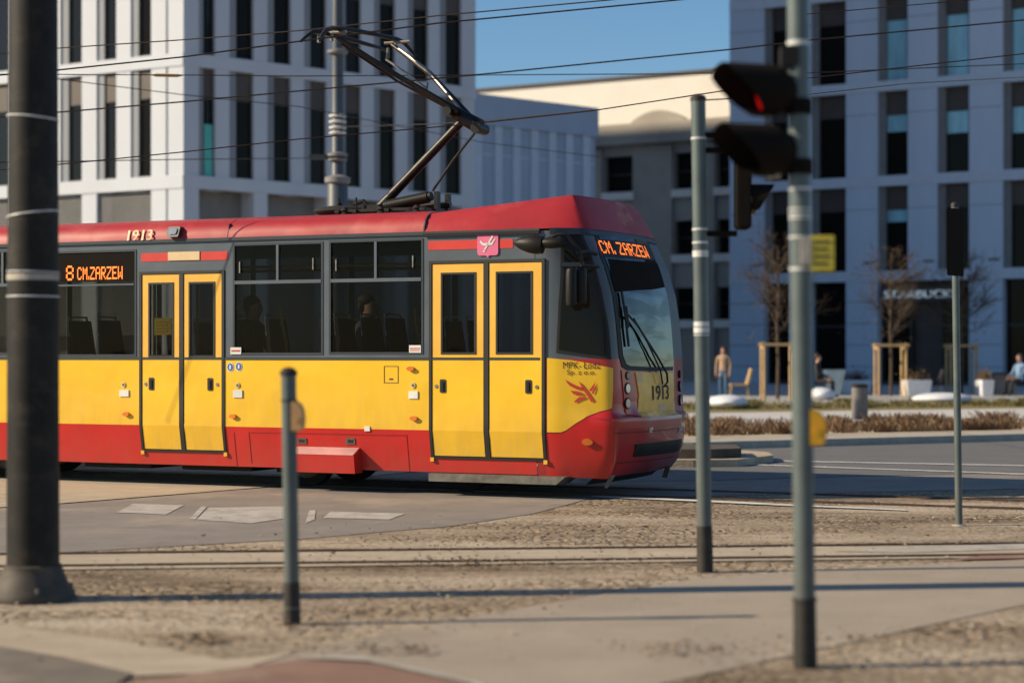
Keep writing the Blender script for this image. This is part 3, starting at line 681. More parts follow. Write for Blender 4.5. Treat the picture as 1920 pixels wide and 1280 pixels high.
# stripes over the doors, plate, crest
def sdecal(name, px0, px1, py0, py1, m, off=.004, r=0, parent=None):
    q = pr(px0,px1,py0,py1); return surf(side, rr(*q,r) if r else rect(*q), off, 0, name, M[m], parent or tram, 9, .5)
sdecal('red_stripe', 265,427,473,489,'stripe'); sdecal('route_plate', 316,375,472,488,'cream',.012)
sdecal('red_stripe', 803,962,450,467,'stripe')
q = pr(806,890,453,464)
cr = sdecal('city_crest', 896,935,434,479,'pink',.014,.03)
x0,x1,z0,z1 = pr(896,935,434,482)
mb = MB(); 
def cpt(u, t, off=.018): return TM @ side(x0+(x1-x0)*u, z0+(z1-z0)*t, off)
mb.poly([cpt(.12,.60),cpt(.2,.50),cpt(.35,.44),cpt(.72,.47),(cpt(.9,.72)),cpt(.82,.68),cpt(.7,.56),cpt(.3,.54),cpt(.18,.66)])   # boat
mb.poly([cpt(.3,.26),cpt(.36,.22),cpt(.78,.80),cpt(.72,.84)])                                                                # oar
mb.poly([cpt(.26,.18),cpt(.38,.2),cpt(.42,.32),cpt(.33,.30)])
mb.build('boat_emblem', M['white'], cr)
mb = MB(); mb.poly([TM@side(x0+(x1-x0)*.4,z0+.02,.014),TM@side(x0+(x1-x0)*.5,z0-.005,.014),TM@side(x0+(x1-x0)*.6,z0+.02,.014)]); mb.build('crest_tip', M['pink'], cr)
# stickers
for (px,py) in ((432,688),(448,687)):
    d = disc('round_sticker', side, ax(px), zz(px,py), .042, .048, .004, 0, 'white', tram)
    disc('blue_disc', side, ax(px), zz(px,py), .035, .041, .006, .004, 'blue', d)
    q = (ax(px), zz(px,py)); surf(side, [(q[0]-.010,q[1]-.022),(q[0]+.010,q[1]-.022),(q[0]+.012,q[1]+.018),(q[0]-.006,q[1]+.024)], .008, .006, 'pictogram', M['white'], d, 9, 9)
for (px,py) in ((232,721),(446,722),(775,722)):
    d = disc('button', side, ax(px), zz(px,py), .026, .030, .010, 0, 'cream', tram); disc('button_centre', side, ax(px), zz(px,py), .013, .015, .014, .01, 'step', d)
for q in ((225,242,731,743),(438,455,731,745),(767,784,733,747),(433,453,651,664),(768,790,647,661),(684,694,799,808)): sdecal('sticker', *q, 'white', .012)
for q in ((435,451,656,659),(770,788,652,654),(770,788,656,657.5)): sdecal('sticker_print', *q, 'logo', .014)
# fuel flap outline
for q in ((720,721,686,718),(746,747,686,718),(720,747,686,687),(720,747,717,718),(730,737,709,712)): sdecal('flap_seam', *q, 'txt', .003)
# skirt hatch, latches, folding flap
for q in ((465,466,812,868),(761,762,816,884),(465,762,812.0,814),(437,438,810,876)): sdecal('hatch_seam', *q, 'nose_red', .004)
for q in ((556,573,821,832),(647,664,821,833)): d = sdecal('latch', *q, 'step', .008); 
for q in ((559,569,824,829),(651,661,824,830)): sdecal('latch_recess', *q, 'rubber', .010)
x0,x1,z0,z1 = pr(545,672,838,885); mb = MB(TM); f0 = vin(z1); f1 = vin(z0)
zm = z1-.075
a = [(x0,f0,z1),(x1,f0,z1),(x1,-.10,zm),(x0,-.10,zm)]; b = [(x0,f1+.01,z0),(x1-.0,f1+.01,z0)]
mb.poly(a); mb.poly([(x0,-.10,zm),(x1,-.10,zm),(x1,-.075,z0),(x0,-.075,z0)]); mb.poly([(x1,f0,z1),(x1,-.10,zm),(x1,-.075,z0),(x1,f1+.01,z0)]); mb.poly([(x0,f0,z1),(x0,-.10,zm),(x0,-.075,z0),(x0,f1+.01,z0)])
mb.build('folding_step_cover', M['red'], tram)
mb = MB(TM); mb.poly([(x0+.01,f0-.004,z1),(x1-.01,f0-.004,z1),(x1-.01,-.103,zm+.004),(x0+.01,-.103,zm+.004)]); mb.build('cover_top', mat('pale_red_top', (.62,.33,.30), .35, coat=.4), tram)  # top face coloured a paler red than the sides
x0,x1,z0,z1 = pr(806,1062,890,905); mb = MB(TM); mb.prism([(x0,-.03,z0),(x1-.1,-.03,z0),(x1,-.03,z1),(x0,-.03,z1)],(0,.35,0)); mb.build('metal_step', M['step'], tram)

# doors
def door(D, idx):
    x0, x1, z0, z1 = D
    fr = MB()
    dr = surf(side, [(x0,z0),(x1,z0),(x1,ZY),(x1,z1),(x0,z1),(x0,ZY)], -.06, None, 'door', M['rubber'], tram, 9, .1)
    t = .030
    for q in ((x0,x0+t,z0,z1),(x1-t,x1,z0,z1),(x0+t,x1-t,z1-t,z1),(x0+t,x1-t,z0,z0+t*.8),((x0+x1)/2-.026,(x0+x1)/2+.026,z0+t*.8,z1-t)):
        surf(side, rect(*q), .012, -.05, 'seal', M['rubber'], dr, 9, .1)
    dr_faces = []
    # leaf area is left open only where the pane is
    xm = (x0+x1)/2
    for j, (a, b) in enumerate(((x0+t+.006, xm-.032), (xm+.032, x1-t-.006))):
        za, zb = z0+t, z1-t-.005; wz0 = 1.425 if idx == 0 else 1.395; wz1 = zb-.085
        wa, wb = a+(b-a)*.17, b-(b-a)*.14
        if j == 1: wa, wb = a+(b-a)*.13, b-(b-a)*.17
        mb = MB()
        zl = [za,.45,ZY,1.0,wz0-.012]
        for p, q in zip(zl, zl[1:]): mb.poly([TM@side(a,p,.004),TM@side(b,p,.004),TM@side(b,q,.004),TM@side(a,q,.004)])
        leaf_o = mb.build('door_leaf', M['door_yellow'], dr)
        mb = MB()
        for (p,q,r_,s__) in ((a,b,wz1,zb),(a,wa,wz0,wz1),(wb,b,wz0,wz1),(a,b,wz0-.012,wz0)):
            mb.poly([TM@side(p,r_,.004),TM@side(q,r_,.004),TM@side(q,s__,.004),TM@side(p,s__,.004)])
        mb.build('door_leaf_top', M['door_top'], dr)
        for q in ((wa,wa+.02,wz0,wz1),(wb-.02,wb,wz0,wz1),(wa+.02,wb-.02,wz1-.02,wz1),(wa+.02,wb-.02,wz0,wz0+.02)):
            surf(side, rect(*q), .010, -.02, 'pane_seal', M['rubber'], dr, 9, 9)
        surf(side, rect(wa+.02,wb-.02,wz0+.02,wz1-.02), .002, None, 'pane', M['tglass'], dr, 9, 9)
        hx = (a+.12) if j == 0 else (b-.14); hz = zz(900,724)
        h_ = surf(side, rr(hx-.034,hx+.034,hz-.068,hz+.068,.015), .010, 0, 'handle', M['rubber'], dr, 9, 9)
        lx_ = a+.045 if j == 0 else b-.05; disc('lock', side, lx_, hz-.003, .018, .02, .010, 0, 'steel', dr, 12)
        mb = MB(TM); mb.box(hx-.012,hx+.012,-.018,-.012,hz-.045,hz+.045); mb.build('handle', M['black'], dr)
    for xx in (x0-.005, x1-.03): 
        mb = MB(TM); mb.box(xx, xx+.04, vin(z0)-.02, vin(z0)+.01, z0-.03, z0+.01); mb.build('door_hinge', M['ypole'], dr)
    return dr
for i, D in enumerate(doors):
    dr = door(D, i)
# door backing removed where see-through: cut the rubber sheet behind panes
for o in list(COL.objects):
    if o.name.split('.')[0] == 'door' and o.type == 'MESH':
        bm = bmesh.new(); bm.from_mesh(o.data); bmesh.ops.delete(bm, geom=[f for f in bm.faces if f.calc_center_median().z > 1.2], context='FACES'); bm.to_mesh(o.data); bm.free()
# side windows with frame bars and panes
for i, q in enumerate(wins):
    x0, x1, z0, z1 = q; t = .022
    wo = MB()
    lst = [(x0,x0+t,z0,z1),(x1-t,x1,z0,z1),(x0+t,x1-t,z1-t,z1),(x0+t,x1-t,z0,z0+t)]
    zc = zz(700,525) if q in (W1,W2) else zz(180,531)
    if q is W3 or i == 3: lst += []
    mbk = MB(TM)
    for r_ in lst: mbk.box(r_[0],r_[1],-.006,.05,r_[2],r_[3])
    wn = mbk.build('window', M['dgrey'], tram)
    if q is not W3:
        mbk = MB(TM); mbk.box(x0+t,x1-t,-.010,.03,zc-.018,zc+.018); mbk.build('window_bar', M['grey'], wn)
        mbk = MB(TM); mbk.box((x0+x1)/2-.014-.0,(x0+x1)/2+.014,-.009,.03,zc+.018,z1-t); mbk.build('window_bar', M['grey'], wn)
        mbk = MB(TM); mbk.box((x1-t-.10),(x1-t-.088),-.014,-.002,zc+.12,zc+.24); mbk.box((x0+t+.06),(x0+t+.072),-.014,-.002,zc+.10,zc+.22); mbk.build('window_catch', M['steel'], wn)
    mbk = MB(TM); mbk.poly([(x0,.012,z0),(x1,.012,z0),(x1,.012,z1),(x0,.012,z1)]); mbk.build('pane', M['tglass'], wn)
# side destination display in the third window
x0,x1,z0,z1 = W3; zd = zz(180,527)
sd = surf(side, rect(x0+.03,x1-.03,zd,z1-.02), -.004, -.09, 'side_display', M['matte'], tram, 9, 9)
q = pr(124,138,498,526); led('route_number', '8', side, *q, sd, .002)
q = pr(145,230,500,524); led('destination_text', 'CM.ZARZEW', side, *q, sd, .002)
mb = MB(TM); zb_ = zz(180,534); mb.box(x0+.03,x1-.03,-.012,.02,zb_-.01,zb_+.008); mb.build('window_bar', M['grey'], tram)

# interior
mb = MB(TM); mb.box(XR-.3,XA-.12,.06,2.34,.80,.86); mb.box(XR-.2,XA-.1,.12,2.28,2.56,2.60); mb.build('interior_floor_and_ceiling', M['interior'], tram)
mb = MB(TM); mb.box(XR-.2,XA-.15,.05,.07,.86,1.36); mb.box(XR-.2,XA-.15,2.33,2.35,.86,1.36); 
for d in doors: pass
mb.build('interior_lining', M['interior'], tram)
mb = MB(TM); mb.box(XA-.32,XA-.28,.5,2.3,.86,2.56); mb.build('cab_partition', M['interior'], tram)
def seat(x, y):
    mb = MB(TM); mb.box(x-.02,x+.40,y,y+.42,1.26,1.33); mb.box(x-.07,x-.01,y,y+.42,1.30,1.80,top=(x-.12,x-.08,y+.03,y+.39)); mb.box(x+.1,x+.2,y+.15,y+.27,.86,1.26)
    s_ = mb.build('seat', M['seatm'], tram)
    mb = MB(TM); mb.tube([(x-.10,y+.03,1.62),(x-.13,y+.05,1.84),(x-.13,y+.37,1.84),(x-.10,y+.39,1.62)], .014, 8); mb.build('seat_handle', M['chrome'], s_, smooth=True)
for px in (150,205,455,520,650,700,745): 
    seat(ax(px,.2), .12); seat(ax(px,.2)+.1, 1.86)
for px, py_ in ((536,.35),(788,.35),(193,.35),(290,.6),(370,.6)):
    x = ax(px, py_); mb = MB(TM); mb.tube([(x,py_,.86),(x,py_,1.55),(x-.05,py_,1.75),(x-.06,py_,1.9)] if px in (536,788,193) else [(x,py_,.86),(x,py_,2.56)], .018, 8); mb.build('yellow_grab_pole', M['ypole'], tram, smooth=True)
for v in (.75,1.65):
    mb = MB(TM); mb.tube([(XR,v,2.38),(XA-.4,v,2.38)], .016, 8); mb.build('grab_rail', M['ypole'], tram, smooth=True)
x = ax(693,2.2); mb = MB(TM); mb.box(x-.12,x+.12,2.20,2.22,zz(693,600,2.2),zz(693,572,2.2)); mb.build('notice', M['red_sign'], tram)
x = ax(302,.03); mb = MB(TM); q = pr(288,320,596,628); mb.box(q[0],q[1],.012,.016,q[2],q[3]); o = mb.build('door_notice', M['signy'], tram)
mb = MB(TM)
for k in range(5): mb.box(q[0]+.02,q[1]-.02-.03*(k%2),.006,.011,q[3]-.03-k*.035-.012,q[3]-.03-k*.035)
mb.build('notice_lines', M['panel'], o)

# underframe, bogies
mb = MB(TM); mb.box(XR,XA+.1,.25,2.15,.34,.80); 
for a_ in (-3.3,-2.1,-4.6): mb.box(a_-.45,a_+.45,.3,.95,.17,.4)
mb.build('underframe', M['under'], tram, bevel=.01)
for bx_ in (ax(880,.75)-.95, ax(880,.75)-6.9):
    mb = MB(TM); mb.box(bx_-1.25,bx_+1.25,.55,.70,.24,.42); mb.box(bx_-1.25,bx_+1.25,1.70,1.85,.24,.42); mb.box(bx_-.3,bx_+.3,.6,1.8,.2,.5); bo = mb.build('bogie', M['under'], tram)
    for dx in (-.95,.95):
        for v in (.70,1.70):
            mb = MB(TM); mb.tube([(bx_+dx,v-.06,.33),(bx_+dx,v+.06,.33)], .327, 32); mb.build('wheel', M['under'], bo, smooth=True)
            mb = MB(TM); mb.tube([(bx_+dx,v-.075,.33),(bx_+dx,v-.05,.33)], [.2,.26], 24); mb.build('hub', M['step'], bo, smooth=True)
tp = lambda x, y: TM @ V((x, y, 0))
line_rail(tp(-30,.70), tp(14,.70)); line_rail(tp(-30,1.70), tp(14,1.70))

# mirrors
def LP(px, py, v):  # local point on plane y=v seen at the pixel
    return V((ax(px,v), v, zz(px,py,v)))
mir = MB(TM)
a, b = LP(962,455,-.35), LP(1040,461,-.30)
pts = []; rad = []
for t, r_ in ((0,.004),(.06,.030),(.2,.062),(.4,.088),(.58,.095),(.72,.085),(.76,.03)):
    pts.append(a.lerp(b, t)); rad.append(r_)
mir.tube(pts, rad, 18); mo = mir.build('forward_mirror', M['black'], tram, smooth=True)
ar = MB(TM)
ar.tube([LP(1015,452,-.32),LP(1046,440,-.3),LP(1062,440,-.28),LP(1085,466,-.22),LP(1090,480,-.2),LP(1091,500,-.2)], .016, 8)
ar.tube([LP(1012,461,-.32),LP(1048,460,-.3),LP(1062,466,-.27),LP(1082,482,-.2)], .013, 8)
ar.tube([LP(1040,438,-.3),LP(1042,462,-.3)], .014, 8)
ar.tube([LP(1078,475,-.22),LP(1100,472,.0),LP(1118,476,.15)], .02, 8)
ar.tube([LP(1088,497,-.2),LP(1108,498,.02),LP(1122,500,.18)], .014, 8)
ar.build('mirror_arm', M['black'], tram, smooth=True)
p = LP(1012,456,-.32)
mb = MB(TM); mb.ell((p.x+.12,p.y,p.z), (.16,.07,.055), 16, 10); mb.build('mirror_joint', M['black'], mo, smooth=True)
for (xa, xb, ya, yb, v) in ((1062,1080,503,574,-.24),(1079,1099,500,571,-.12)):
    p = LP((xa+xb)/2, (ya+yb)/2, v); hh = (yb-ya)/2/190; ww = (xb-xa)/2/190/.9
    mb = MB(TM); n = 14
    for k in range(1): mb.tube([(p.x,p.y,p.z-hh),(p.x,p.y,p.z-hh*.93),(p.x,p.y,p.z-hh*.75),(p.x,p.y,p.z+hh*.75),(p.x,p.y,p.z+hh*.93),(p.x,p.y,p.z+hh)], [ww*.5,ww*.85,ww,ww,ww*.85,ww*.5], 16)
    mb.build('side_mirror', M['black'], tram, smooth=True)
# wiper: lies just in front of the windscreen
wp = MB(TM)
def NS(px, py, off): s_, z_ = inv(px, py, .7, 3.9); return nose(s_, z_, off)
wp.tube([NS(1237,724,.05), NS(1243,716,.05), NS(1240,700,.06), NS(1222,668,.06), NS(1188,612,.05), NS(1170,592,.05)], .011, 8)
wp.tube([NS(1234,720,.05), NS(1228,694,.06), NS(1205,645,.06), NS(1180,598,.05)], .009, 8)
wp.tube([NS(1160,548,.035), NS(1166,592,.04), NS(1173,650,.035)], .013, 8)
wp.tube([NS(1166,575,.045), NS(1170,615,.045)], .016, 8)
wp.build('wiper', M['rubber'], tram, smooth=True)

# pantograph
pan = MB(TM); VC2 = 1.2
hinge = LP(716,380,VC2); elbow = LP(878,222,VC2)
elbow = LP(866,228,VC2); pan.tube([LP(711,390,VC2), elbow], [.055,.045], 14)
pan.tube([LP(695,391,VC2), LP(845,384,VC2)], .035, 8)
po = pan.build('pantograph', M['pano'], tram, smooth=True)
mb = MB(TM); mb.tube([LP(811,358,VC2-.1), LP(850,300,VC2-.1), LP(893,246,VC2-.05)], .014, 8); mb.build('control_rod', M['pano'], po, smooth=True)
# elbow knuckle
mb = MB(TM); e0, e1 = LP(853,212,VC2), LP(900,238,VC2)
mb.tube([e0+V((0,-.2,0)), e0+V((0,.2,0))], .05, 12); mb.tube([e0, e1], [.075,.085], 12); mb.tube([e1+V((0,-.12,-.02)), e1+V((0,.12,-.02))], .06, 12); mb.build('elbow', M['pano'], po, smooth=True)
hn, hf = -.53, .53     # the two upper-arm tubes spread towards the head
hx_ = ax(652, VC2); hz_ = zz(652, 66, VC2)
head_c = V((hx_, VC2, hz_))
hA = LP(612,66,VC2-.62); hB = LP(742,86,VC2+.62)
mb = MB(TM)
mb.tube([e0+V((.1,-.12,.0)), LP(738,138,VC2-.3), LP(632,70,VC2-.55)], [.034,.03,.024], 10)
mb.tube([e1+V((-.06,.1,.02)), LP(806,138,VC2+.3), LP(735,84,VC2+.5)], [.034,.03,.024], 10)
mb.tube([e0+V((.1,-.02,-.04)), LP(744,152,VC2-.1), LP(640,82,VC2-.45)], .014, 8)
mb.build('upper_arm', M['pano'], po, smooth=True)
mb = MB(TM)
mb.tube([e1+V((-.10,.04,.04)), LP(800,130,VC2+.22), LP(748,92,VC2+.45)], .016, 8)
mb.tube([LP(800,166,VC2), LP(766,140,VC2+.1), LP(724,112,VC2+.4)], .012, 8)
mb.tube([LP(800,168,VC2+.2), LP(802,156,VC2+.25)], .012, 8)
mb.tube([LP(727,110,VC2+.35), LP(728,92,VC2+.45)], .02, 8)
mb.build('brace', M['panol'], po, smooth=True)
# collector head: two contact bars with down-curved horns
hd = MB(TM)
for PP in ([(564,78,-1.0),(575,68,-.9),(587,60,-.8),(600,60,-.65),(622,66,-.45),(665,77,0),(712,90,.5),(728,98,.7)],
           [(600,76,-1.0),(604,66,-.9),(612,56,-.78),(624,53,-.62),(660,57,-.3),(700,64,.1),(745,74,.6),(757,80,.72),(768,92,.85),(780,106,.97)]):
    hd.tube([LP(a_,b_,VC2+c_) for a_,b_,c_ in PP], [.015,.019]+[.026]*(len(PP)-4)+[.019,.014], 8)
ho = hd.build('collector_head', M['pano'], po, smooth=True)
mb = MB(TM)
for v_, px_, py_ in ((-.5,622,62),(.5,742,80)):
    p = LP(px_,py_,VC2+v_); mb.tube([p+V((-.14,0,0)), p+V((.18,0,0))], .018, 8); mb.tube([p+V((0,0,.0)), p+V((0,0,-.09))], .02, 8)
p = LP(598,75,VC2-.75); mb.tube([p+V((0,0,.06)), p+V((0,0,-.03))], .02, 8)
mb.build('head_carrier', M['panol'], po, smooth=True)
mb = MB(TM)
for k in range(26):
    t = k/25; p = LP(738,388,VC2).lerp(LP(815,372,VC2), t)+V((0,-.16,.0)); q_ = (LP(815,372,VC2)-LP(738,388,VC2)).normalized()*.008
    mb.tube([p-q_, p+q_], .062, 14)
mb.tube([LP(735,388,VC2)+V((0,-.16,0)), LP(822,370,VC2)+V((0,-.16,0))], .05, 14)
mb.build('spring', M['black'], po, smooth=True)
mb = MB(TM); zr = ZT+.26
x0_, x1_ = ax(668,VC2), ax(832,VC2)
for v in (.75,1.6): mb.box(x0_,x1_,v,v+.05,zr+.05,zr+.08)
for x_ in (x0_, ax(700,VC2), ax(760,VC2), x1_-.05): mb.box(x_,x_+.05,.72,1.66,zr+.04,zr+.075)
x_ = ax(826,VC2-.1); mb.box(x_-.02,x_+.02,.98,1.06,zr+.05,zz(826,362,VC2)); mb.box(x_-.02,x_+.02,1.24,1.32,zr+.05,zz(826,364,VC2)); mb.tube([(ax(705,VC2),1.1,zr+.1),(ax(690,VC2),1.1,zz(690,378,VC2)),(ax(672,VC2),1.1,zz(672,384,VC2))],.022,8)
mb.box(ax(690,VC2),ax(722,VC2),1.05,1.35,zr+.08,zr+.15)
mb.build('base_frame', M['pano'], po)
for x_, v in ((x0_+.1,.77),(x0_+.1,1.62),(x1_-.1,.77),(x1_-.1,1.62),(ax(750,VC2),.77)):
    mb = MB(TM); mb.lathe(x_, v, [(.03,zr-.04),(.05,zr-.01),(.03,zr+.01),(.05,zr+.03),(.03,zr+.05),(.05,zr+.07),(.03,zr+.1)], 12); mb.build('insulator', M['under'], po, smooth=True)
mb = MB(TM); p = LP(635,392,1.0); mb.tube([(p.x,1.0,zr-.05),(p.x,1.0,zz(635,372,1.0))], .012, 8); mb.ell((p.x,1.0,zz(635,385,1.0)),(.035,.035,.04)); mb.ell((p.x,1.0,zz(636,396,1.0)),(.30,.2,.06)); mb.build('antenna', M['under'], tram, smooth=True)
mb = MB(TM); p = LP(668,380,1.0); mb.tube([(p.x,1.0,zr-.02),(p.x,1.0,zz(668,370,1.0))], .010, 8); mb.build('antenna', M['under'], tram)

# ------------------------------------------------------------------ POLES
def leanpole(px_t, py_t, px_b, py_b, r, segs=None):
    b = G(px_b, py_b); t = W(px_t, py_t, b.y); return b, t
# big mast
b = G(62, 1124); Ym = b.y
mast = thing('catenary_mast', 'thick dark steel mast on a flared base at the far left, nearest the camera', 'mast', tuple(b))
mb = MB(); mb.lathe(b.x, b.y, [(.150,.10),(.150,.28),(.145,2),(.137,4.5),(.12,9)], 36); mb.build('shaft', M['mast'], mast, smooth=True)
mb = MB(); mb.lathe(b.x, b.y, [(.24,0),(.245,.02),(.235,.05),(.20,.10),(.172,.17),(.168,.185),(.168,.20),(.155,.21)], 36); mb.build('base', M['mastb'], mast, smooth=True)
mb = MB(); 
for ang in (200,290,20,110): mb.tube([(b.x+.215*math.cos(R(ang)),b.y+.215*math.sin(R(ang)),.03),(b.x+.215*math.cos(R(ang)),b.y+.215*math.sin(R(ang)),.09)], .016, 6)
mb.build('bolt', M['step'], mast)
def ring(parent, c, z, r, tilt, m, name='band', rr_=.006):
    mb = MB(); P = []
    for k in range(33): t = 2*math.pi*k/32; P.append((c.x+r*math.cos(t), c.y+r*math.sin(t), z+tilt*math.cos(t)*r))
    mb.tube(P, rr_, 6, cap=False); return mb.build(name, m, parent, smooth=True)
def zp(py, Y): return H-(py-HZ)/F*Y
ring(mast, b, zp(222,Ym), .145, -.08, M['band']); ring(mast, b, zp(402,Ym), .146, .14, M['band']); ring(mast, b, zp(510,Ym), .147, -.02, M['band'], rr_=.004); ring(mast, b, zp(556,Ym), .147, 0, M['band'], rr_=.005)
mb = MB(); mb.cyl(b.x, b.y, zp(526,Ym), zp(514,Ym), .149, n=36); mb.build('band', M['kerb'], mast, smooth=True)

def pole(name, label, top, bot, r, group=None, darkfrom=None, cap=True):
    b = G(*bot); t = W(*top, b.y); o = thing(name, label, 'pole' if 'pole' in name else 'post', tuple(b), 0, group)
    d = (t-b)
    if darkfrom is not None:
        k = (H-(darkfrom-HZ)/F*b.y)/t.z
        mb = MB(); mb.tube([b+d*k, t], r, 24); mb.build('shaft', M['poleg'], o, smooth=True)
        mb = MB(); mb.tube([b, b+d*k], [r*1.12, r*1.06], 24); mb.build('base', M['poled'], o, smooth=True)
    else:
        mb = MB(); mb.tube([b, t], r, 24); mb.build('shaft', M['poleg'], o, smooth=True)
        mb = MB(); mb.tube([b, b+V((0,0,.012))], r*1.9, 24); mb.build('base_plate', M['kerb'], o, smooth=True)
    if cap:
        mb = MB(); mb.lathe(t.x, t.y, [(r*1.08,t.z-.02),(r*1.08,t.z+.005),(r*.7,t.z+.02),(.002,t.z+.026)], 20); mb.build('cap', M['poled'], o, smooth=True)
    return o, b, t
def band(o, b, t, py0, py1, r, m='band', name='band'):
    z0, z1 = zp(py1, b.y), zp(py0, b.y); k0, k1 = z0/t.z, z1/t.z; mb = MB(); mb.tube([b.lerp(t,k0), b.lerp(t,k1)], r, 24); return mb.build(name, M[m], o, smooth=True)
def dbutton(o, cx, py0, py1, wpx, b, m):
    Y = b.y-.0; s_ = F/Y; z0, z1 = zp(py1,Y), zp(py0,Y); w_ = wpx/s_; h_ = z1-z0; x0_ = (cx-960)/s_
    P = [(x0_,0,z0),(x0_+w_*.8,0,z0),(x0_+w_*.95,0,z0+h_*.12),(x0_+w_,0,z0+h_*.4),(x0_+w_*.93,0,z0+h_*.7),(x0_+w_*.7,0,z0+h_*.9),(x0_+w_*.3,0,z0+h_),(x0_,0,z0+h_)]
    mb = MB(); mb.prism([(p[0],Y-.045,p[2]) for p in P], (0,.09,0)); q = mb.build('push_button', M[m], o, bevel=.008)
    mb = MB(); mb.tube([(x0_+w_*.45,Y-.05,(z0+z1)/2-h_*.1),(x0_+w_*.45,Y-.044,(z0+z1)/2-h_*.1)], w_*.22, 16); mb.build('button_face', M[m], q)
    return q
# push-button post
o, b, t = pole('push_button_post', 'short grey push-button post standing on the gravel in front of the tram', (541,697), (548,1170), .040, None, 1090)
mb = MB(); mb.lathe(t.x, t.y, [(.047,t.z-.015),(.047,t.z),(.03,t.z+.006),(.001,t.z+.008)], 20); mb.build('rim', M['poled'], o)
dbutton(o, 545, 750, 808, 27, b, 'btnp'); band(o, b, t, 748, 752, .044, 'poled', 'clamp'); band(o, b, t, 1136, 1140, .047, 'poleg', 'collar')
# pole right of the tram nose with the pedestrian signal
o, b, t = pole('signal_pole', 'slim grey-green pole with white bands just right of the tram nose', (1309,184), (1322,1072), .048, None, 985)
for q in ((258,262),(428,432),(453,457),(470,482),(603,612),(614,624),(627,629)): band(o, b, t, *q, .0515)
Ys = b.y; s_ = F/Ys
ph = thing('pedestrian_signal', 'black two-lamp pedestrian signal bracketed to the slim pole, seen from its side', 'traffic light', (W(1392,430,Ys).x, Ys, zp(430,Ys)))
hx0 = W(1379,400,Ys).x; hx1 = W(1406,400,Ys).x; z0 = zp(430,Ys); z1 = zp(240,Ys)
mb = MB(); mb.box(hx0,hx1,Ys-.11,Ys+.11,z0,z1); mb.build('housing', M['matte'], ph, bevel=.012)
for zc in (z0+.19, z0+.48):
    mb = MB()
    P = [(hx1-.005,Ys,zc),(hx1+.03,Ys,zc)]
    mb.tube(P, .100, 20); vz = mb.build('lens', M['darklens'], ph)
    mb = MB(); n = 20
    for k in range(n):
        a0, a1 = R(-40+260*k/n), R(-40+260*(k+1)/n)
        def vp(a, x): return (x, Ys+.105*math.cos(a), zc+.105*math.sin(a))
        L0 = .05+.11*max(0,(math.sin(a0)+.64)/1.64); L1 = .05+.11*max(0,(math.sin(a1)+.64)/1.64)
        mb.poly([vp(a0,hx1),vp(a1,hx1),vp(a1,hx1+L1),vp(a0,hx1+L0)])
    mb.build('visor', M['matte'], ph, smooth=True)
for py_ in (254,282,438): mb = MB(); z = zp(py_,Ys); mb.box(t.x, hx0+.01, Ys-.02, Ys+.02, z-.018, z+.018); mb.build('bracket', M['matte'], ph, bevel=.004)

# main traffic-light pole
o, b, t = pole('signal_pole', 'thicker grey-green pole with yellow push button and yellow sign, nearest the camera on the right', (1494,-120), (1510,1250), .0485, None, 1125, cap=False)
Yp = b.y; s_ = F/Yp
for q in ((78,86),(352,357),(391,394),(401,404),(408,411),(443,447),(502,507)): band(o, b, t, *q, .0515)
dbutton(o, 1512, 765, 835, 36, b, 'btn'); band(o, b, t, 1120, 1126, .056, 'poled', 'collar')
def px2x(px, Y): return (px-960)/F*Y
zt_, zb_ = zp(443,Yp), zp(509,Yp)
sg = thing('small_sign', 'small yellow sign with lines of dark print strapped to the thicker right pole', 'sign', (px2x(1537,Yp), Yp-.06, zb_))
mb = MB(); mb.box(px2x(1516,Yp), px2x(1560,Yp), Yp-.065, Yp-.055, zb_, zt_); mb.build('sign_plate', M['signy'], sg, bevel=.002)
mb = MB()
for k in range(4): mb.box(px2x(1522,Yp), px2x(1553-4*(k%2),Yp), Yp-.0675, Yp-.0655, zt_-.035-k*.033, zt_-.022-k*.033)
mb.build('print_lines', M['txt'], sg)
mb = MB(); mb.box(px2x(1497,Yp), px2x(1518,Yp), Yp-.068, Yp-.050, zp(498,Yp), zp(447,Yp)); mb.build('sign_bracket', M['kerb'], sg, bevel=.003)
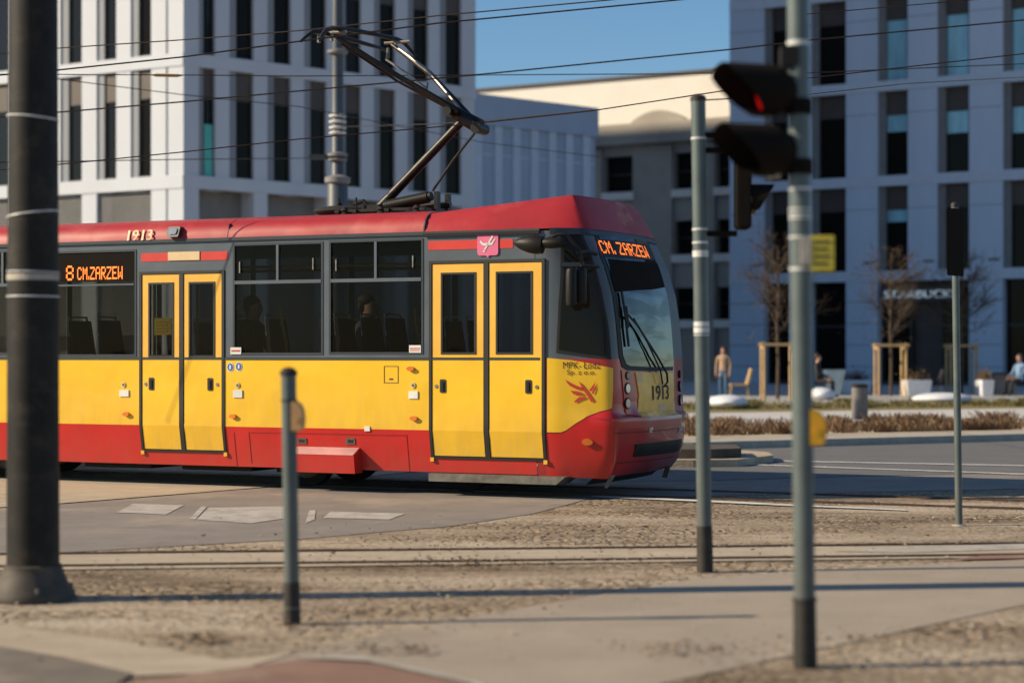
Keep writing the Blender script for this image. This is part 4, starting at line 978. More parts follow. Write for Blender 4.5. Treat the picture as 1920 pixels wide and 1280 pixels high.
# signal head with two hooded lamps, facing left and towards the camera
SD = V((-.91,-.41,0)); SN = V((.41,-.91,0))
zc1, zc2 = zp(172,Yp), zp(284,Yp)
ctr = W(1440, 172, Yp-.02)
sh = thing('traffic_light', 'black traffic light with two hooded lamps, the upper one showing red, on the right pole', 'traffic light', (ctr.x, ctr.y, zc2-.15))
def SHP(a, bb, z): p = V((ctr.x,ctr.y,0))+SD*a+SN*bb; return (p.x, p.y, z)
for i, zc in enumerate((zc1, zc2)):
    mb = MB(); mb.tube([SHP(-.13,0,zc-.02),SHP(-.10,0,zc-.012),SHP(-.02,0,zc),SHP(.0,0,zc)], [.045,.085,.118,.12], 28); mb.build('housing', M['matte'], sh, smooth=True)
    mb = MB(); n = 20; cap_ = [SHP(.012-.0,0,zc)]
    mb.tube([SHP(-.005,0,zc),SHP(.006,0,zc),SHP(.018,0,zc)], [.103,.098,.05], 28); mb.build('lens', M['redlamp' if i == 0 else 'darklens'], sh, smooth=True)
    for r0 in (.121,.116):
        mb = MB(); n = 28
        for k in range(n):
            a0, a1 = R(-75+330*k/n), R(-75+330*(k+1)/n)
            def L_(a): return .07+.17*max(0, min(1,(math.sin(a)+.8)/1.3))
            mb.poly([SHP(-.01,r0*math.cos(a0),zc+r0*math.sin(a0)),SHP(-.01,r0*math.cos(a1),zc+r0*math.sin(a1)),SHP(L_(a1),r0*math.cos(a1)*.97,zc+r0*math.sin(a1)*.97),SHP(L_(a0),r0*math.cos(a0)*.97,zc+r0*math.sin(a0)*.97)])
        mb.build('visor', M['matte'], sh, smooth=True)
    # arm back to the pole, sloping down
    mb = MB(); pb = b.lerp(t, (zc-.07)/t.z); mb.tube([SHP(-.11,0,zc-.02), pb], [.05,.03], 12); mb.tube([pb-V((0,0,.035)), pb+V((0,0,.035))], .06, 20); mb.build('mounting_arm', M['matte'], sh, smooth=True)
mb = MB(); mb.box(px2x(1462,Yp), px2x(1498,Yp), Yp-.05, Yp+.03, zp(128,Yp), zp(88,Yp)); mb.build('connection_box', M['black'], sh, bevel=.006)
mb = MB(); mb.box(px2x(1440,Yp), px2x(1462,Yp), Yp-.03, Yp+.01, zp(335,Yp), zp(322,Yp)); mb.build('label_plate', M['kerb'], sh)

# thin pole far right with a dark sign seen edge-on
o, b, t = pole('sign_pole', 'thin grey pole with a narrow dark sign near the right edge', (1790,384), (1798,985), .030)
s_ = F/b.y
mb = MB(); M_ = frame(V((px2x(1787,b.y), b.y-.06,0)), (.62,.78))
mb = MB(M_); mb.box(-.15,.15,-.012,0,zp(518,b.y),zp(392,b.y)); mb.build('sign_plate', M['matte'], o, bevel=.006)

# grey mast in front of the left building, behind the tram
Yb = 37.5; cx = px2x(633,Yb)
gm = thing('street_mast', 'pale grey street mast with collars rising behind the tram roof', 'mast', (cx, Yb, 0))
mb = MB(); mb.lathe(cx, Yb, [(.22,0),(.20,zp(345,Yb)),(.12,zp(332,Yb)),(.11,zp(100,Yb)),(.10,zp(-60,Yb))], 24); mb.build('shaft', mat('street_mast_grey', (.07,.08,.095), .5, var=.1, vs=2), gm, smooth=True)
for py, r_, h_ in ((98,.20,.05),(218,.17,.03),(229,.17,.03),(240,.17,.03),(250,.17,.03),(291,.20,.05),(300,.19,.03),(338,.25,.10)):
    z = zp(py,Yb); mb = MB(); mb.lathe(cx, Yb, [(.13,z-h_),(r_,z-h_*.5),(r_,z+h_*.5),(.13,z+h_)], 20); mb.build('collar', M['reveal'] if r_ > .18 else M['band'], gm, smooth=True)
mb = MB(); mb.box(cx-.55, cx-.15, Yb-.06, Yb+.06, zp(294,Yb)-.05, zp(294,Yb)+.04); mb.build('bracket', M['dgrey'], gm)

# ------------------------------------------------------------------ WIRES
WG = 'overhead wires crossing the street'
def wire(label, pts, r=.0062, name='overhead_wire'):
    P = [W(x, y, Y*.72) for x, y, Y in pts]
    Q = []
    for a, b_ in zip(P, P[1:]):
        for k in range(8): Q.append(a.lerp(b_, k/8))
    Q.append(P[-1]); mb = MB(); mb.tube(Q, r, 6); return tag(mb.build(name, M['wire'], smooth=True), label, 'wire', WG)
wire('highest wire, leaving the top of the picture left of the sky gap', [(-500,150,30),(105,91,29),(344,75,28),(560,58,27),(820,30,26),(1170,-2,25),(1700,-60,24)])
wire('second highest wire, leaving the top of the picture over the sky gap', [(-500,185,24),(105,132,24),(344,107,24),(560,78,24),(820,44,24),(1275,0,24),(1900,-60,24)], .007)
wire('straight contact wire crossing the middle of the sky gap', [(-500,262,22),(105,211,22),(344,191,22),(560,171,22),(900,140,22),(1370,93,22),(1514,76,22),(1920,38,22),(2400,-10,22)])
wire('wire passing behind the pantograph elbow towards the upper traffic lamp', [(-500,365,28),(105,309,28),(344,285,28),(560,261,28),(890,232,28),(1110,208,28),(1360,170,28),(1514,147,28),(1920,101,28),(2400,50,28)])
iw = wire('level wire across the roof line of the pale wall in the sky gap', [(-500,138,34),(105,140,34),(344,141,34),(560,143,34),(900,141,34),(1370,138,34),(1514,137,34),(1920,120,34),(2400,100,34)])
mb = MB(); mb.tube([W(285,141,24.5),W(292,141,24.5),W(332,142,24.5),W(342,142,24.5)], [.006,.022,.022,.006], 10); mb.build('insulator', M['insul'], iw)
wire('wire sloping down to the right past the corner of the left building', [(105,148,40),(344,178,42),(560,200,44),(905,267,50),(1124,294,54)], .007)
wire('lowest level wire on the left running out to the street mast', [(-500,312,30),(105,303,34),(344,299,40),(560,297,48),(622,296,52)], .007)
wire('short wire from the street mast sloping up right behind the pantograph', [(640,238,52),(800,233,40),(900,228,34),(1110,207,28.3)], .007)
wire('wire sloping across the upper right windows', [(1318,188,20),(1510,178,26),(1700,157,32),(1920,145,38)], .0055)
wire('thin wire rising to the right edge above the contact wire', [(1480,30,30),(1650,15,30),(1920,-8,30)], .0055)

# ------------------------------------------------------------------ BUILDINGS
LD = V((-.763,.647,0)).normalized(); RD = V((.623,.782,0)).normalized()
PITCH = 3.70
def storeys(root, fr, bays, floors, bandz, y_pane=.42, spd=.95, cyan=(), frame_m='wframe', rv=0, skip=()):
    for fi, zf in enumerate(floors):
        for bi, (a, b_) in enumerate(bays):
            if (fi, bi) in skip: continue
            if rv:
                mb = MB(fr); mb.box(a-.01,a+(b_-a)*rv,.05,y_pane+.05,zf,zf+PITCH); mb.build('recessed_panel', M['recess'], root); a = a+(b_-a)*rv
            z0 = zf+bandz; z1 = zf+PITCH
            mb = MB(fr); mb.box(a,b_+.02,y_pane-.02,y_pane+.05,z1-spd,z1+.02); mb.build('spandrel', M['spand'], root)
            mb = MB(fr); t = .05
            mb.box(a,a+t,y_pane-.03,y_pane+.05,z0,z1-spd); mb.box(b_-t,b_,y_pane-.03,y_pane+.05,z0,z1-spd); mb.box(a+t,b_-t,y_pane-.03,y_pane+.05,z0,z0+t); mb.box(a+t,b_-t,y_pane-.03,y_pane+.05,z1-spd-t,z1-spd)
            wn = mb.build('window', M[frame_m], root)
            mb = MB(fr); mb.poly([(a+t,y_pane+.02,z0+t),(b_-t,y_pane+.02,z0+t),(b_-t,y_pane+.02,z1-spd-t),(a+t,y_pane+.02,z1-spd-t)]); mb.build('pane', M['bglass'], wn)
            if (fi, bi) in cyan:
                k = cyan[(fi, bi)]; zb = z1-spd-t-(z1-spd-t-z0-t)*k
                mb = MB(fr); mb.poly([(a+t+.2,y_pane+.012,zb),(b_-t-.12,y_pane+.012,zb),(b_-t-.12,y_pane+.012,z1-spd-t),(a+t+.2,y_pane+.012,z1-spd-t)]); mb.build('cyan_strip', M['skyrefl'], wn)  # cyan strip on the pane paints in the reflected sky
def mass(root, fr, x0, x1, y0, y1, z0, z1, m, name='wall'): 
    mb = MB(fr); mb.box(x0,x1,y0,y1,z0,z1); return mb.build(name, M[m], root)

# --- left building
LD = V((-5900,F,0)).normalized(); RD = V((3984,F,0)).normalized(); YL = F/62; YR = F/43.1; YO = F/36.2
C0 = V((px2x(344,YL), YL, 0))
lb = thing('office_building', 'white and grey corner office block with tall pilasters behind the tram', 'building', tuple(C0))
HB = 42.0; LL = 62.0; k_ = (890-960)/F; LR = (k_*C0.y-C0.x)/(RD.x-k_*RD.y)  # unseen height and length sized so its shadow falls on the buildings beyond
pC = C0+RD*LR
frL = frame(C0, -LD); frR = frame(C0, RD)
q = [C0, pC, pC+LD*LL, C0+LD*LL]
cen = sum(q, V((0,0,0)))/4
mb = MB(); inn = []
qi = [C0+RD*.72+LD*.72, pC-RD*.05+LD*.72, pC+LD*LL, C0+LD*LL+RD*.72]
mb.prism(qi, (0,0,HB)); mb.build('core', M['reveal'], lb)
# end wall towards the lower wing, flush pale panels
frE = frame(pC+V((0,0,0)), LD)
mb = MB(frE); mb.box(0,LL,-.06,.0,0,HB); mb.build('end_wall', M['wallb'], lb)
zB = [zp(98,YL)+k*PITCH for k in range(-1, 8)]     # tops of the bands
bt = .40
def pil(fr, spans, y0, y1, z0, z1, m, name='pilaster'):
    for a, b_ in spans:
        mb = MB(fr); mb.box(a,b_,y0,y1,z0,z1); mb.build(name, M[m], lb)
def xL(px):  # distance along the left facade (negative = left) seen at column px
    k = (px-960)/F; d = -LD; return (k*C0.y-C0.x)/(d.x-k*d.y)
def xRr(px):
    k = (px-960)/F; return (k*C0.y-C0.x)/(RD.x-k*RD.y)
pl = [(xL(315),0.0),(xL(265),xL(311)),(xL(200),xL(245)),(xL(135),xL(181)),(xL(68),xL(113)),(xL(0),xL(44)),(xL(-75),xL(-28)),(xL(-160),xL(-105))]
prr = [(.002,xRr(373)),(xRr(404),xRr(449)),(xRr(476),xRr(520)),(xRr(546),xRr(588)),(xRr(613),xRr(655)),(xRr(678),xRr(718)),(xRr(742),xRr(781)),(xRr(804),xRr(840)),(xRr(866),LR)]
while pl[-1][0] > -32: pl.append((pl[-1][0]-1.95, pl[-1][1]-1.95))
ZL = zB[1]-.05
for s_i, (fr, P_) in enumerate(((frL, pl), (frR, prr))):
    wide = P_ if True else P_
    for i, (a, b_) in enumerate(P_):
        if s_i == 1 and 0 < i < len(P_)-1: b_ -= (b_-a)*.42
        if s_i == 0 and i > 0: a += (b_-a)*.40
        low = 0 if (s_i == 0 and i in (0,1,3,5,7)) or (s_i == 1 and i in (0,2,4,6,8)) else zB[0]-bt
        mb = MB(fr); mb.box(a,b_,0,.70,low,HB); mb.build('pilaster', M['wallw'], lb)
    x0_, x1_ = (P_[-1][0], -.0) if s_i == 0 else (0, LR)
    for z in zB:
        mb = MB(fr)
        if s_i == 0: mb.box(x0_,x1_+.10*0,-.03,.17,z-bt,z)
        else: mb.box(x0_+.0,x1_+.05,-.03,.17,z-bt-.0,z)
        mb.build('band', M['wallw'], lb)
bayL = sorted([(P1[1], P0[0]+(P0[1]-P0[0])*(.40 if k else 0)) for k, (P0, P1) in enumerate(zip(pl, pl[1:]))]); bayR = [(P0[1]-(P0[1]-P0[0])*(.42 if i else 0), P1[0]) for i, (P0, P1) in enumerate(zip(prr, prr[1:]))]
fl = [zB[0]-0, zB[1], zB[2], zB[3]]
storeys(lb, frL, bayL, fl[:3], .0, y_pane=.12, spd=.4+.85, cyan={}, rv=.34)
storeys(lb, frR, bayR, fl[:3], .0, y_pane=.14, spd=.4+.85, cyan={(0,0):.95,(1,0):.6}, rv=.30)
mb = MB(frR); mb.box(bayR[0][0]+.25, bayR[0][1]-.04, .10, .125, zB[0]+.02, zB[0]+1.6); mb.build('cyan_strip', mat('turquoise_panel', (.10,.50,.45), .5), lb)
# ground storey: louvres on the left face, dark openings on the right
mb = MB(frL)
for j in range(44):
    z = zB[0]-bt-.08-j*.10
    mb.box(pl[-1][0], -.1, .10, .16, z-.035, z)
mb.build('louvre', M['louvre'], lb)
# --- low wing to the right with vertical cladding
wg = thing('annex_building', 'low blue-grey annex with vertical cladding between office block and old building', 'building', tuple(pC))
zw = 1.42+490/54.6; frW = frame(pC, RD); k_ = (1120-960)/F; lw = (k_*pC.y-pC.x)/(RD.x-k_*RD.y)
zw = H+(HZ-175)/F*pC.y
M['annexb'] = mat('annex_blue_grey', (.34,.42,.55), .75, var=.06, vs=.6)
M['annexs'] = mat('annex_strip', (.48,.56,.68), .75, var=.05)
mass(wg, frW, .02, lw, .12, 30, 0, zw-.02, 'annexb')
def xw(px): k = (px-960)/F; return (k*pC.y-pC.x)/(RD.x-k*RD.y)
mb = MB(frW); zc0 = H+(HZ-236)/F*(pC.y+.6)
mb.box(.0, lw+.05, -.02, .12, zc0, zw); mb.build('parapet', M['annexb'], wg)
mb = MB(frW)
e = [930,964,998,1031,1063,1095]
for p in e: mb.box(xw(p), xw(p+13), .02, .12, 0, zc0)
mb.box(.0, xw(905), .02, .12, 0, zc0)
mb.build('cladding_strip', M['annexs'], wg)
mb = MB(frW); mb.box(.03,lw,.10,.119,zc0-1.02,zc0-.98); mb.build('cladding_joint', M['wallb'], wg)
# --- old building with sunlit upper wall
OB = W(1250, 665, YO); OB.z = 0
ob = thing('old_building', 'beige old building whose plain upper wall catches the sun in the gap', 'building', tuple(OB))
frO = frame(OB, -LD)
def xo(px): k = (px-960)/F; d = -LD; return (k*OB.y-OB.x)/(d.x-k*d.y)
zo = H+(HZ-134)/F*YO
za_ = H+(HZ-268)/F*YO
mb = MB(frO); mb.box(xo(850), xo(1500), 1.2, 25, 0, zo); mb.build('upper_wall', M['beige'], ob)
mb = MB(frO); mb.box(xo(850), xo(1500), 1.05, 25.1, zo, zo+.12); mb.build('roof_edge', M['spand'], ob)
zo2 = H+(HZ-214)/F*YO
# lower front block in front of it with windows, ledges
wcol = [(1135,1186),(1266,1302),(1345,1385),(1050,1090)]
rows = [(288,356),(415,478),(540,600)]
holes = [(xo(a), xo(b_), zp(r1,YO), zp(r0,YO)) for a, b_ in wcol for r0, r1 in rows]
xs_ = sorted({xo(980), xo(1500), *[h[0] for h in holes], *[h[1] for h in holes]}); zs_ = sorted({0, zp(262,YO), *[h[2] for h in holes], *[h[3] for h in holes]})
mb = MB(frO)
for a, b_ in zip(xs_, xs_[1:]):
    for c, d in zip(zs_, zs_[1:]):
        if any(h[0] < (a+b_)/2 < h[1] and h[2] < (c+d)/2 < h[3] for h in holes): continue
        mb.box(a,b_,0,.5,c,d)
mb.build('wall', M['beiged'], ob)
for h in holes:
    mb = MB(frO); mb.box(h[0],h[0]+.08,.30,.40,h[2],h[3]); mb.box(h[1]-.08,h[1],.30,.40,h[2],h[3]); mb.box(h[0]+.08,h[1]-.08,.30,.40,(h[2]+h[3])/2-.04,(h[2]+h[3])/2+.04); wn = mb.build('window', M['wframe'], ob)
    mb = MB(frO); mb.poly([(h[0],.38,h[2]),(h[1],.38,h[2]),(h[1],.38,h[3]),(h[0],.38,h[3])]); mb.build('pane', M['bglass'], wn)
    mb = MB(frO); mb.box(h[0]-.15,h[1]+.15,-.18,.0,h[2]-.42,h[2]-.02); mb.build('sill', M['beige'], ob)
for a, b_ in ((1100,1130),(1192,1262),(1306,1342)):
    mb = MB(frO); mb.box(xo(a),xo(b_),-.14,-.001,0,zp(272,YO)); mb.build('pier', M['beiged'], ob)
mb = MB(frO); mb.box(xo(980),xo(1500),-.55,.5,zp(268,YO),zp(258,YO)); mb.box(xo(980),xo(1500),-.25,.5,zp(258,YO)+.002,zp(228,YO)); mb.build('cornice', M['beiged'], ob)
mb = MB(frO)
P = [(xo(1180)+(xo(1290)-xo(1180))*k/12, zp(230,YO)+ (zp(206,YO)-zp(230,YO))*math.sin(math.pi*k/12)**.8) for k in range(13)]
mb.prism([(a,-.1,b_) for a, b_ in P], (0,.5,0)); mb.build('pediment', M['beiged'], ob)

# --- right building
RB = V((px2x(1514,YR), YR, 0)); rb = thing('office_building', 'blue-grey office block with wide pilasters and a coffee shop sign on the right', 'building', tuple(RB))
frB = frame(RB, -LD)
def xb(px): k = (px-960)/F; d = -LD; return (k*RB.y-RB.x)/(d.x-k*d.y)
zb_top = [zp(163,YR), zp(323,YR), zp(511,YR)]
gfl = zb_top[2]; pit = zb_top[1]-gfl if False else (zb_top[0]-zb_top[2])/2
PITCH = pit
x0_, x1_ = xb(1368), xb(1514)+26
mass(rb, frB, x0_+.02, x1_, .9, 22, 0, 26, 'spand', 'core')
pb_ = [(1369,1432),(1480,1520),(1586,1645),(1702,1757),(1817,1880),(1935,2002),(2062,2135),(2200,2280)]
pbm = [(xb(a), xb(b_)) for a, b_ in pb_]
while pbm[-1][1]+5 < x1_: pbm.append((pbm[-1][0]+3.3, pbm[-1][1]+3.3))
pbm[0] = (x0_, pbm[0][1])
for i_, (a, b_) in enumerate(pbm):
    if b_ < x1_: mb = MB(frB); mb.box(a,b_,0,.9,gfl-.44 if i_ == 3 else 0,26); mb.build('pilaster', M['wallb'], rb)
for k in range(-0, 6):
    z = gfl+pit*k; mb = MB(frB); mb.box(x0_,x1_,-.03,.30,z-.44,z); mb.build('band', M['wallbs'], rb)
mb = MB(frB)
for j in range(1,6):
    for a, b_ in pbm[:3]+pbm[4:]: mb.box(a-.002,b_+.002,-.003,.02,j*.92-.012,j*.92+.012)
for k in range(0,5):
    for a, b_ in pbm: mb.box(a-.002,b_+.002,-.003,.02,gfl+pit*(k+1)-.44-.98,gfl+pit*(k+1)-.44-.96)
mb.build('panel_joint', M['wframe'], rb)
bb = [(p[1], q_[0]) for p, q_ in zip(pbm, pbm[1:]) if q_[0] < x1_]
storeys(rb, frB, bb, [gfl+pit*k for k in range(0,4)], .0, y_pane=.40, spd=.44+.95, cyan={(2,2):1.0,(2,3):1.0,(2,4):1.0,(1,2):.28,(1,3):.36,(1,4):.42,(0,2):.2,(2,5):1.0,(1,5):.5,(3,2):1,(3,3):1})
# intermediate reveal strips
mb = MB(frB)
for a, b_ in bb: mb.box(a, a+.30, .20, .38, gfl, 26)
mb.build('reveal', M['reveal'], rb)
# ground floor glazing
for i, (a, b_) in enumerate(bb):
    mb = MB(frB); mb.box(a,a+.07,.5,.6,0,gfl-.44); mb.box(b_-.07,b_,.5,.6,0,gfl-.44); mb.box(a+.07,b_-.07,.5,.6,2.6,2.7); mb.box(a+.07,b_-.07,.5,.6,.0,.3); wn = mb.build('shop_window', M['wframe'], rb)
    mb = MB(frB); mb.poly([(a,.57,.2),(b_,.57,.2),(b_,.57,gfl-.45),(a,.57,gfl-.45)]); mb.build('pane', M['bglass'], wn)
# small grilles on pilasters
for a, b_ in pbm: mb = MB(frB); mb.box(b_-.62,b_-.12,-.012,-.001,gfl+.30,gfl+.42); mb.build('vent', M['reveal'], rb)
# the middle pilaster stops above the shop front: sign runs across
x0s, x1s = xb(1660), xb(1797); z0s, z1s = zp(560,YR-1.5), zp(546,YR-1.5)
mb = MB(frB); mb.box(x0s-.1,x1s+.1,-.16,-.10,z0s-.15,z1s+.15); sgn = mb.build('shop_fascia', M['wframe'], rb)
def fsurf(x, z, off=0): return V((x, -.165-off, z))
text_on('shop_lettering', 'STARBUCKS', fsurf, x0s, x1s, z0s, z1s, .006, mat('shop_letters', (.30,.36,.40), .5, emit=(.5,.65,.75), es=.42), sgn, world=frB, bold=.05)

# ------------------------------------------------------------------ PLAZA
def gz(px, py, z=.14): return G(px, py, z)
def boulder(label, px0, px1, py0, py1):
    p = gz((px0+px1)/2, py1-2, .13); s_ = F/p.y; rx = (px1-px0)/2/s_; h = (py1-py0)/s_
    mb = MB(); mb.ell((0,0,0), (1,1,1), 24, 14)
    for v in mb.bm.verts:
        z = v.co.z; f_ = 1+.04*math.sin(3*v.co.x+px0)+.03*math.cos(4*v.co.y)
        v.co = V((p.x+v.co.x*rx*f_, p.y+.5+v.co.y*.6*f_, .13+h*.42+z*h*.55))
    return tag(mb.build('stone_bench', M['boulder'], smooth=True), label, 'bench', 'smooth white stone benches on the plaza')
boulder('rounded white stone bench nearest the tram nose, a standing person behind it', 1328, 1408, 742, 767)
boulder('small round white stone bench just right of the thick signal pole', 1518, 1571, 728, 752)
boulder('long low white stone bench in front of the third planter', 1718, 1832, 738, 759)
def planter(label, px0, px1, py0, py1, shrub=True):
    p = gz((px0+px1)/2, py1+8); s_ = F/p.y; w_ = (px1-px0)/2/s_; h = (py1+8-py0)/s_
    o = thing('planter', label, 'planter', (p.x,p.y,.14), 0, 'white planters on the plaza')
    mb = MB(); mb.box(p.x-w_*.85,p.x+w_*.85,p.y-.4,p.y+.4,.14,.14+h,top=(p.x-w_,p.x+w_,p.y-.48,p.y+.48)); mb.build('pot', M['boulder'], o, bevel=.02)
    mb = MB()
    for k in range(500):
        a = V((random.gauss(0,w_*.45), random.gauss(0,.2), abs(random.gauss(0,.14)))); r_ = .05
        mb.poly([V((p.x,p.y,.14+h))+a+V((random.uniform(-r_,r_),random.uniform(-r_,r_),random.uniform(-r_,r_))) for _ in range(3)])
    mb.build('shrub', M['leaf'] if px0 > 1650 else mat('rusty_shrub', (.14,.04,.03), .9, var=.3, vs=9), o)
planter('white planter with a dark reddish shrub behind the grey stone bin', 1580, 1630, 712, 729)
planter('white planter with brown shrub between the two staked trees', 1694, 1742, 712, 734)
planter('white planter beside the grey cabinet at the right edge', 1834, 1858, 712, 734)
p = gz(1612, 785, .12); s_ = F/p.y
lbn = thing('litter_bin', 'grey cylindrical stone bin standing on the far pavement', 'bin', (p.x,p.y,.12))
mb = MB(); mb.lathe(p.x, p.y, [(.15,.12),(.165,.14),(.165,.75),(.155,.76)], 24); mb.build('bin_body', M['stone'], lbn, smooth=True)
mb = MB(); mb.lathe(p.x, p.y, [(.175,.76),(.18,.80),(.12,.83),(.11,.80)], 24); mb.build('bin_rim', M['poled'], lbn, smooth=True)
p = gz(1882, 740); s_ = F/p.y
cb = thing('cabinet', 'grey street cabinet with overhanging lid near the right edge', 'cabinet', (p.x,p.y,.14))
mb = MB(); mb.box(p.x-.32,p.x+.32,p.y-.25,p.y+.25,.14,.80); mb.build('cabinet_body', M['stone'], cb, bevel=.01)
mb = MB(); mb.box(p.x-.42,p.x+.40,p.y-.32,p.y+.32,.80,.86); mb.build('lid', M['dgrey'], cb, bevel=.01)
p = gz(1563, 741); tb = MB(); tb.box(p.x-.18,p.x+.18,p.y-.2,p.y+.2,.14,.95,top=(p.x-.34,p.x+.34,p.y-.3,p.y+.3))
tag(tb.build('tall_planter', M['paleblue'], bevel=.02), 'tall pale blue tapered tub behind the small white bench', 'planter')
def chairthing(label, px, py, m, sc_=1.0, d=1):
    p = gz(px, py); o = thing('lounge_chair', label, 'chair', (p.x,p.y,.14), 0, 'lounge chairs on the plaza')
    mb = MB(); mb.box(p.x-.28,p.x+.28,p.y-.28,p.y+.28,.46,.52); mb.build('seat', M[m], o, bevel=.01)
    mb = MB(); mb.prism([(p.x-d*.26,p.y-.28,.50),(p.x-d*.20,p.y-.28,.50),(p.x+d*.12-d*.1,p.y-.28,1.02),(p.x-d*.06,p.y-.28,1.05)], (0,.56,0)) if False else mb.box(p.x+d*.22,p.x+d*.30,p.y-.28,p.y+.28,.50,1.0,top=(p.x+d*.36,p.x+d*.42,p.y-.26,p.y+.26)); mb.build('backrest', M[m], o, bevel=.01)
    for sx in (-.24,.24):
        for sy in (-.24,.24): mb = MB(); mb.tube([(p.x+sx*1.2,p.y+sy,.14),(p.x+sx,p.y+sy,.47)], .02, 6); mb.build('leg', M['wood'], o)
chairthing('light wooden lounge chair right of the standing person in tan', 1385, 742, 'wood')
chairthing('black lounge chair beside the long white bench', 1745, 742, 'darkc')

# dry planting along the far kerb, lawn tufts
def tufts(name, label, quad, n, m, h0, h1, wd, lean=.5, base=.10):
    mb = MB(); (a,b_,c,d) = [V(G(x,y,base)) for x,y in quad]
    cl = [(random.random(), random.random(), random.uniform(.5,1.3)) for _ in range(70)]
    for k in range(n):
        if random.random() < .75: cu, cv, cs = random.choice(cl); u = cu+random.gauss(0,.008); v_ = cv+random.gauss(0,.2)
        else: u, v_, cs = random.random(), random.random(), .7
        v_ = max(0,min(1,v_)); p = a.lerp(b_,u).lerp(d.lerp(c,u),v_); h = random.uniform(h0,h1)*cs
        dx, dy = random.gauss(0,lean)*h, random.gauss(0,lean)*h; w2 = wd*random.uniform(.5,1.5)
        mb.poly([p+V((-w2,0,0)), p+V((w2,0,0)), p+V((dx+w2*.3,dy,h)), p+V((dx-w2*.3,dy,h*.97))])
    return tag(mb.build(name, m), label, 'planting', kind='stuff')
tufts('dry_shrub_bed', 'brown dry ornamental planting along the far kerb', [(1150,820),(2200,799),(2200,786),(1150,798)], 16000, M['shrub'], .04, .20, .014, .6)
tufts('lawn_grass', 'dry yellowish grass strip between pavement and plaza', [(1150,770),(2200,758),(2200,750),(1150,759)], 14000, mat('straw_grass', (.30,.24,.07), .9, var=.3, vs=3, c3=(.42,.32,.18), s3=.8), .04, .16, .02, .5)

# staked bare trees
def tree(label, px, py, pr_px):
    p = gz(px, py); o = thing('young_tree', label, 'tree', (p.x,p.y,.14), 0, 'young staked bare trees on the plaza')
    mb = MB(); th = 2.3
    mb.tube([(p.x,p.y,.14),(p.x+.02,p.y,1.2),(p.x-.02,p.y,th),(p.x+.03,p.y,3.3),(p.x,p.y,4.6)], [.055,.05,.042,.03,.01], 8); mb.build('trunk', M['bark'], o, smooth=True)
    cr_ = MB()
    def br(a, d, l_, r_, dep):
        b2 = a+d*l_; mid = a.lerp(b2,.5)+V((random.gauss(0,.03),random.gauss(0,.03),random.gauss(0,.03)))*l_
        cr_.tube([a, mid, b2], [r_, r_*.8, r_*.55], 5, cap=False)
        if dep:
            for _ in range(random.choice((3,4))):
                nd = (d+V((random.gauss(0,.5),random.gauss(0,.5),random.gauss(.12,.3)))).normalized(); br(a.lerp(b2,random.uniform(.35,1)), nd, l_*random.uniform(.5,.8), r_*.55, dep-1)
    for k in range(22):
        z = random.uniform(1.9,4.5); a = random.uniform(0,6.28); br(V((p.x,p.y,z)), V((math.cos(a),math.sin(a),random.uniform(.4,1.1))).normalized(), random.uniform(.55,.95)*(1.25-(z-1.9)*.25), .018, 3)
    # a few dead leaves that stayed on
    for k in range(700):
        z = random.uniform(1.8,4.8); q = V((p.x+random.gauss(0,.45), p.y+random.gauss(0,.45), z)); cr_.poly([q+V((random.uniform(-.04,.04),random.uniform(-.03,.03),random.uniform(-.04,.04))) for _ in range(3)])
    cr_.build('crown', M['bark'], o)
    for dx, dy in ((-.42,-.3),(.42,-.3),(.42,.35),(-.42,.35)):
        mb = MB(); mb.tube([(p.x+dx,p.y+dy,.14),(p.x+dx,p.y+dy,1.78)], .045, 10); mb.build('stake', M['wood'], o, smooth=True)
    mb = MB(); z = 1.72
    for sy in (-.34,.39): mb.box(p.x-.52,p.x+.52,p.y+sy-.03,p.y+sy+.0,z-.04,z+.04)
    for sx in (-.47,.44): mb.box(p.x+sx,p.x+sx+.03,p.y-.3,p.y+.35,z-.13,z-.05)
    mb.build('stake_rail', M['wood'], o)
tree('bare staked tree just left of the thick signal pole', 1458, 748, 50)
tree('bare staked tree under the coffee shop sign', 1670, 742, 50)
tree('bare staked tree right of the coffee shop sign behind the thin pole', 1803, 738, 50)

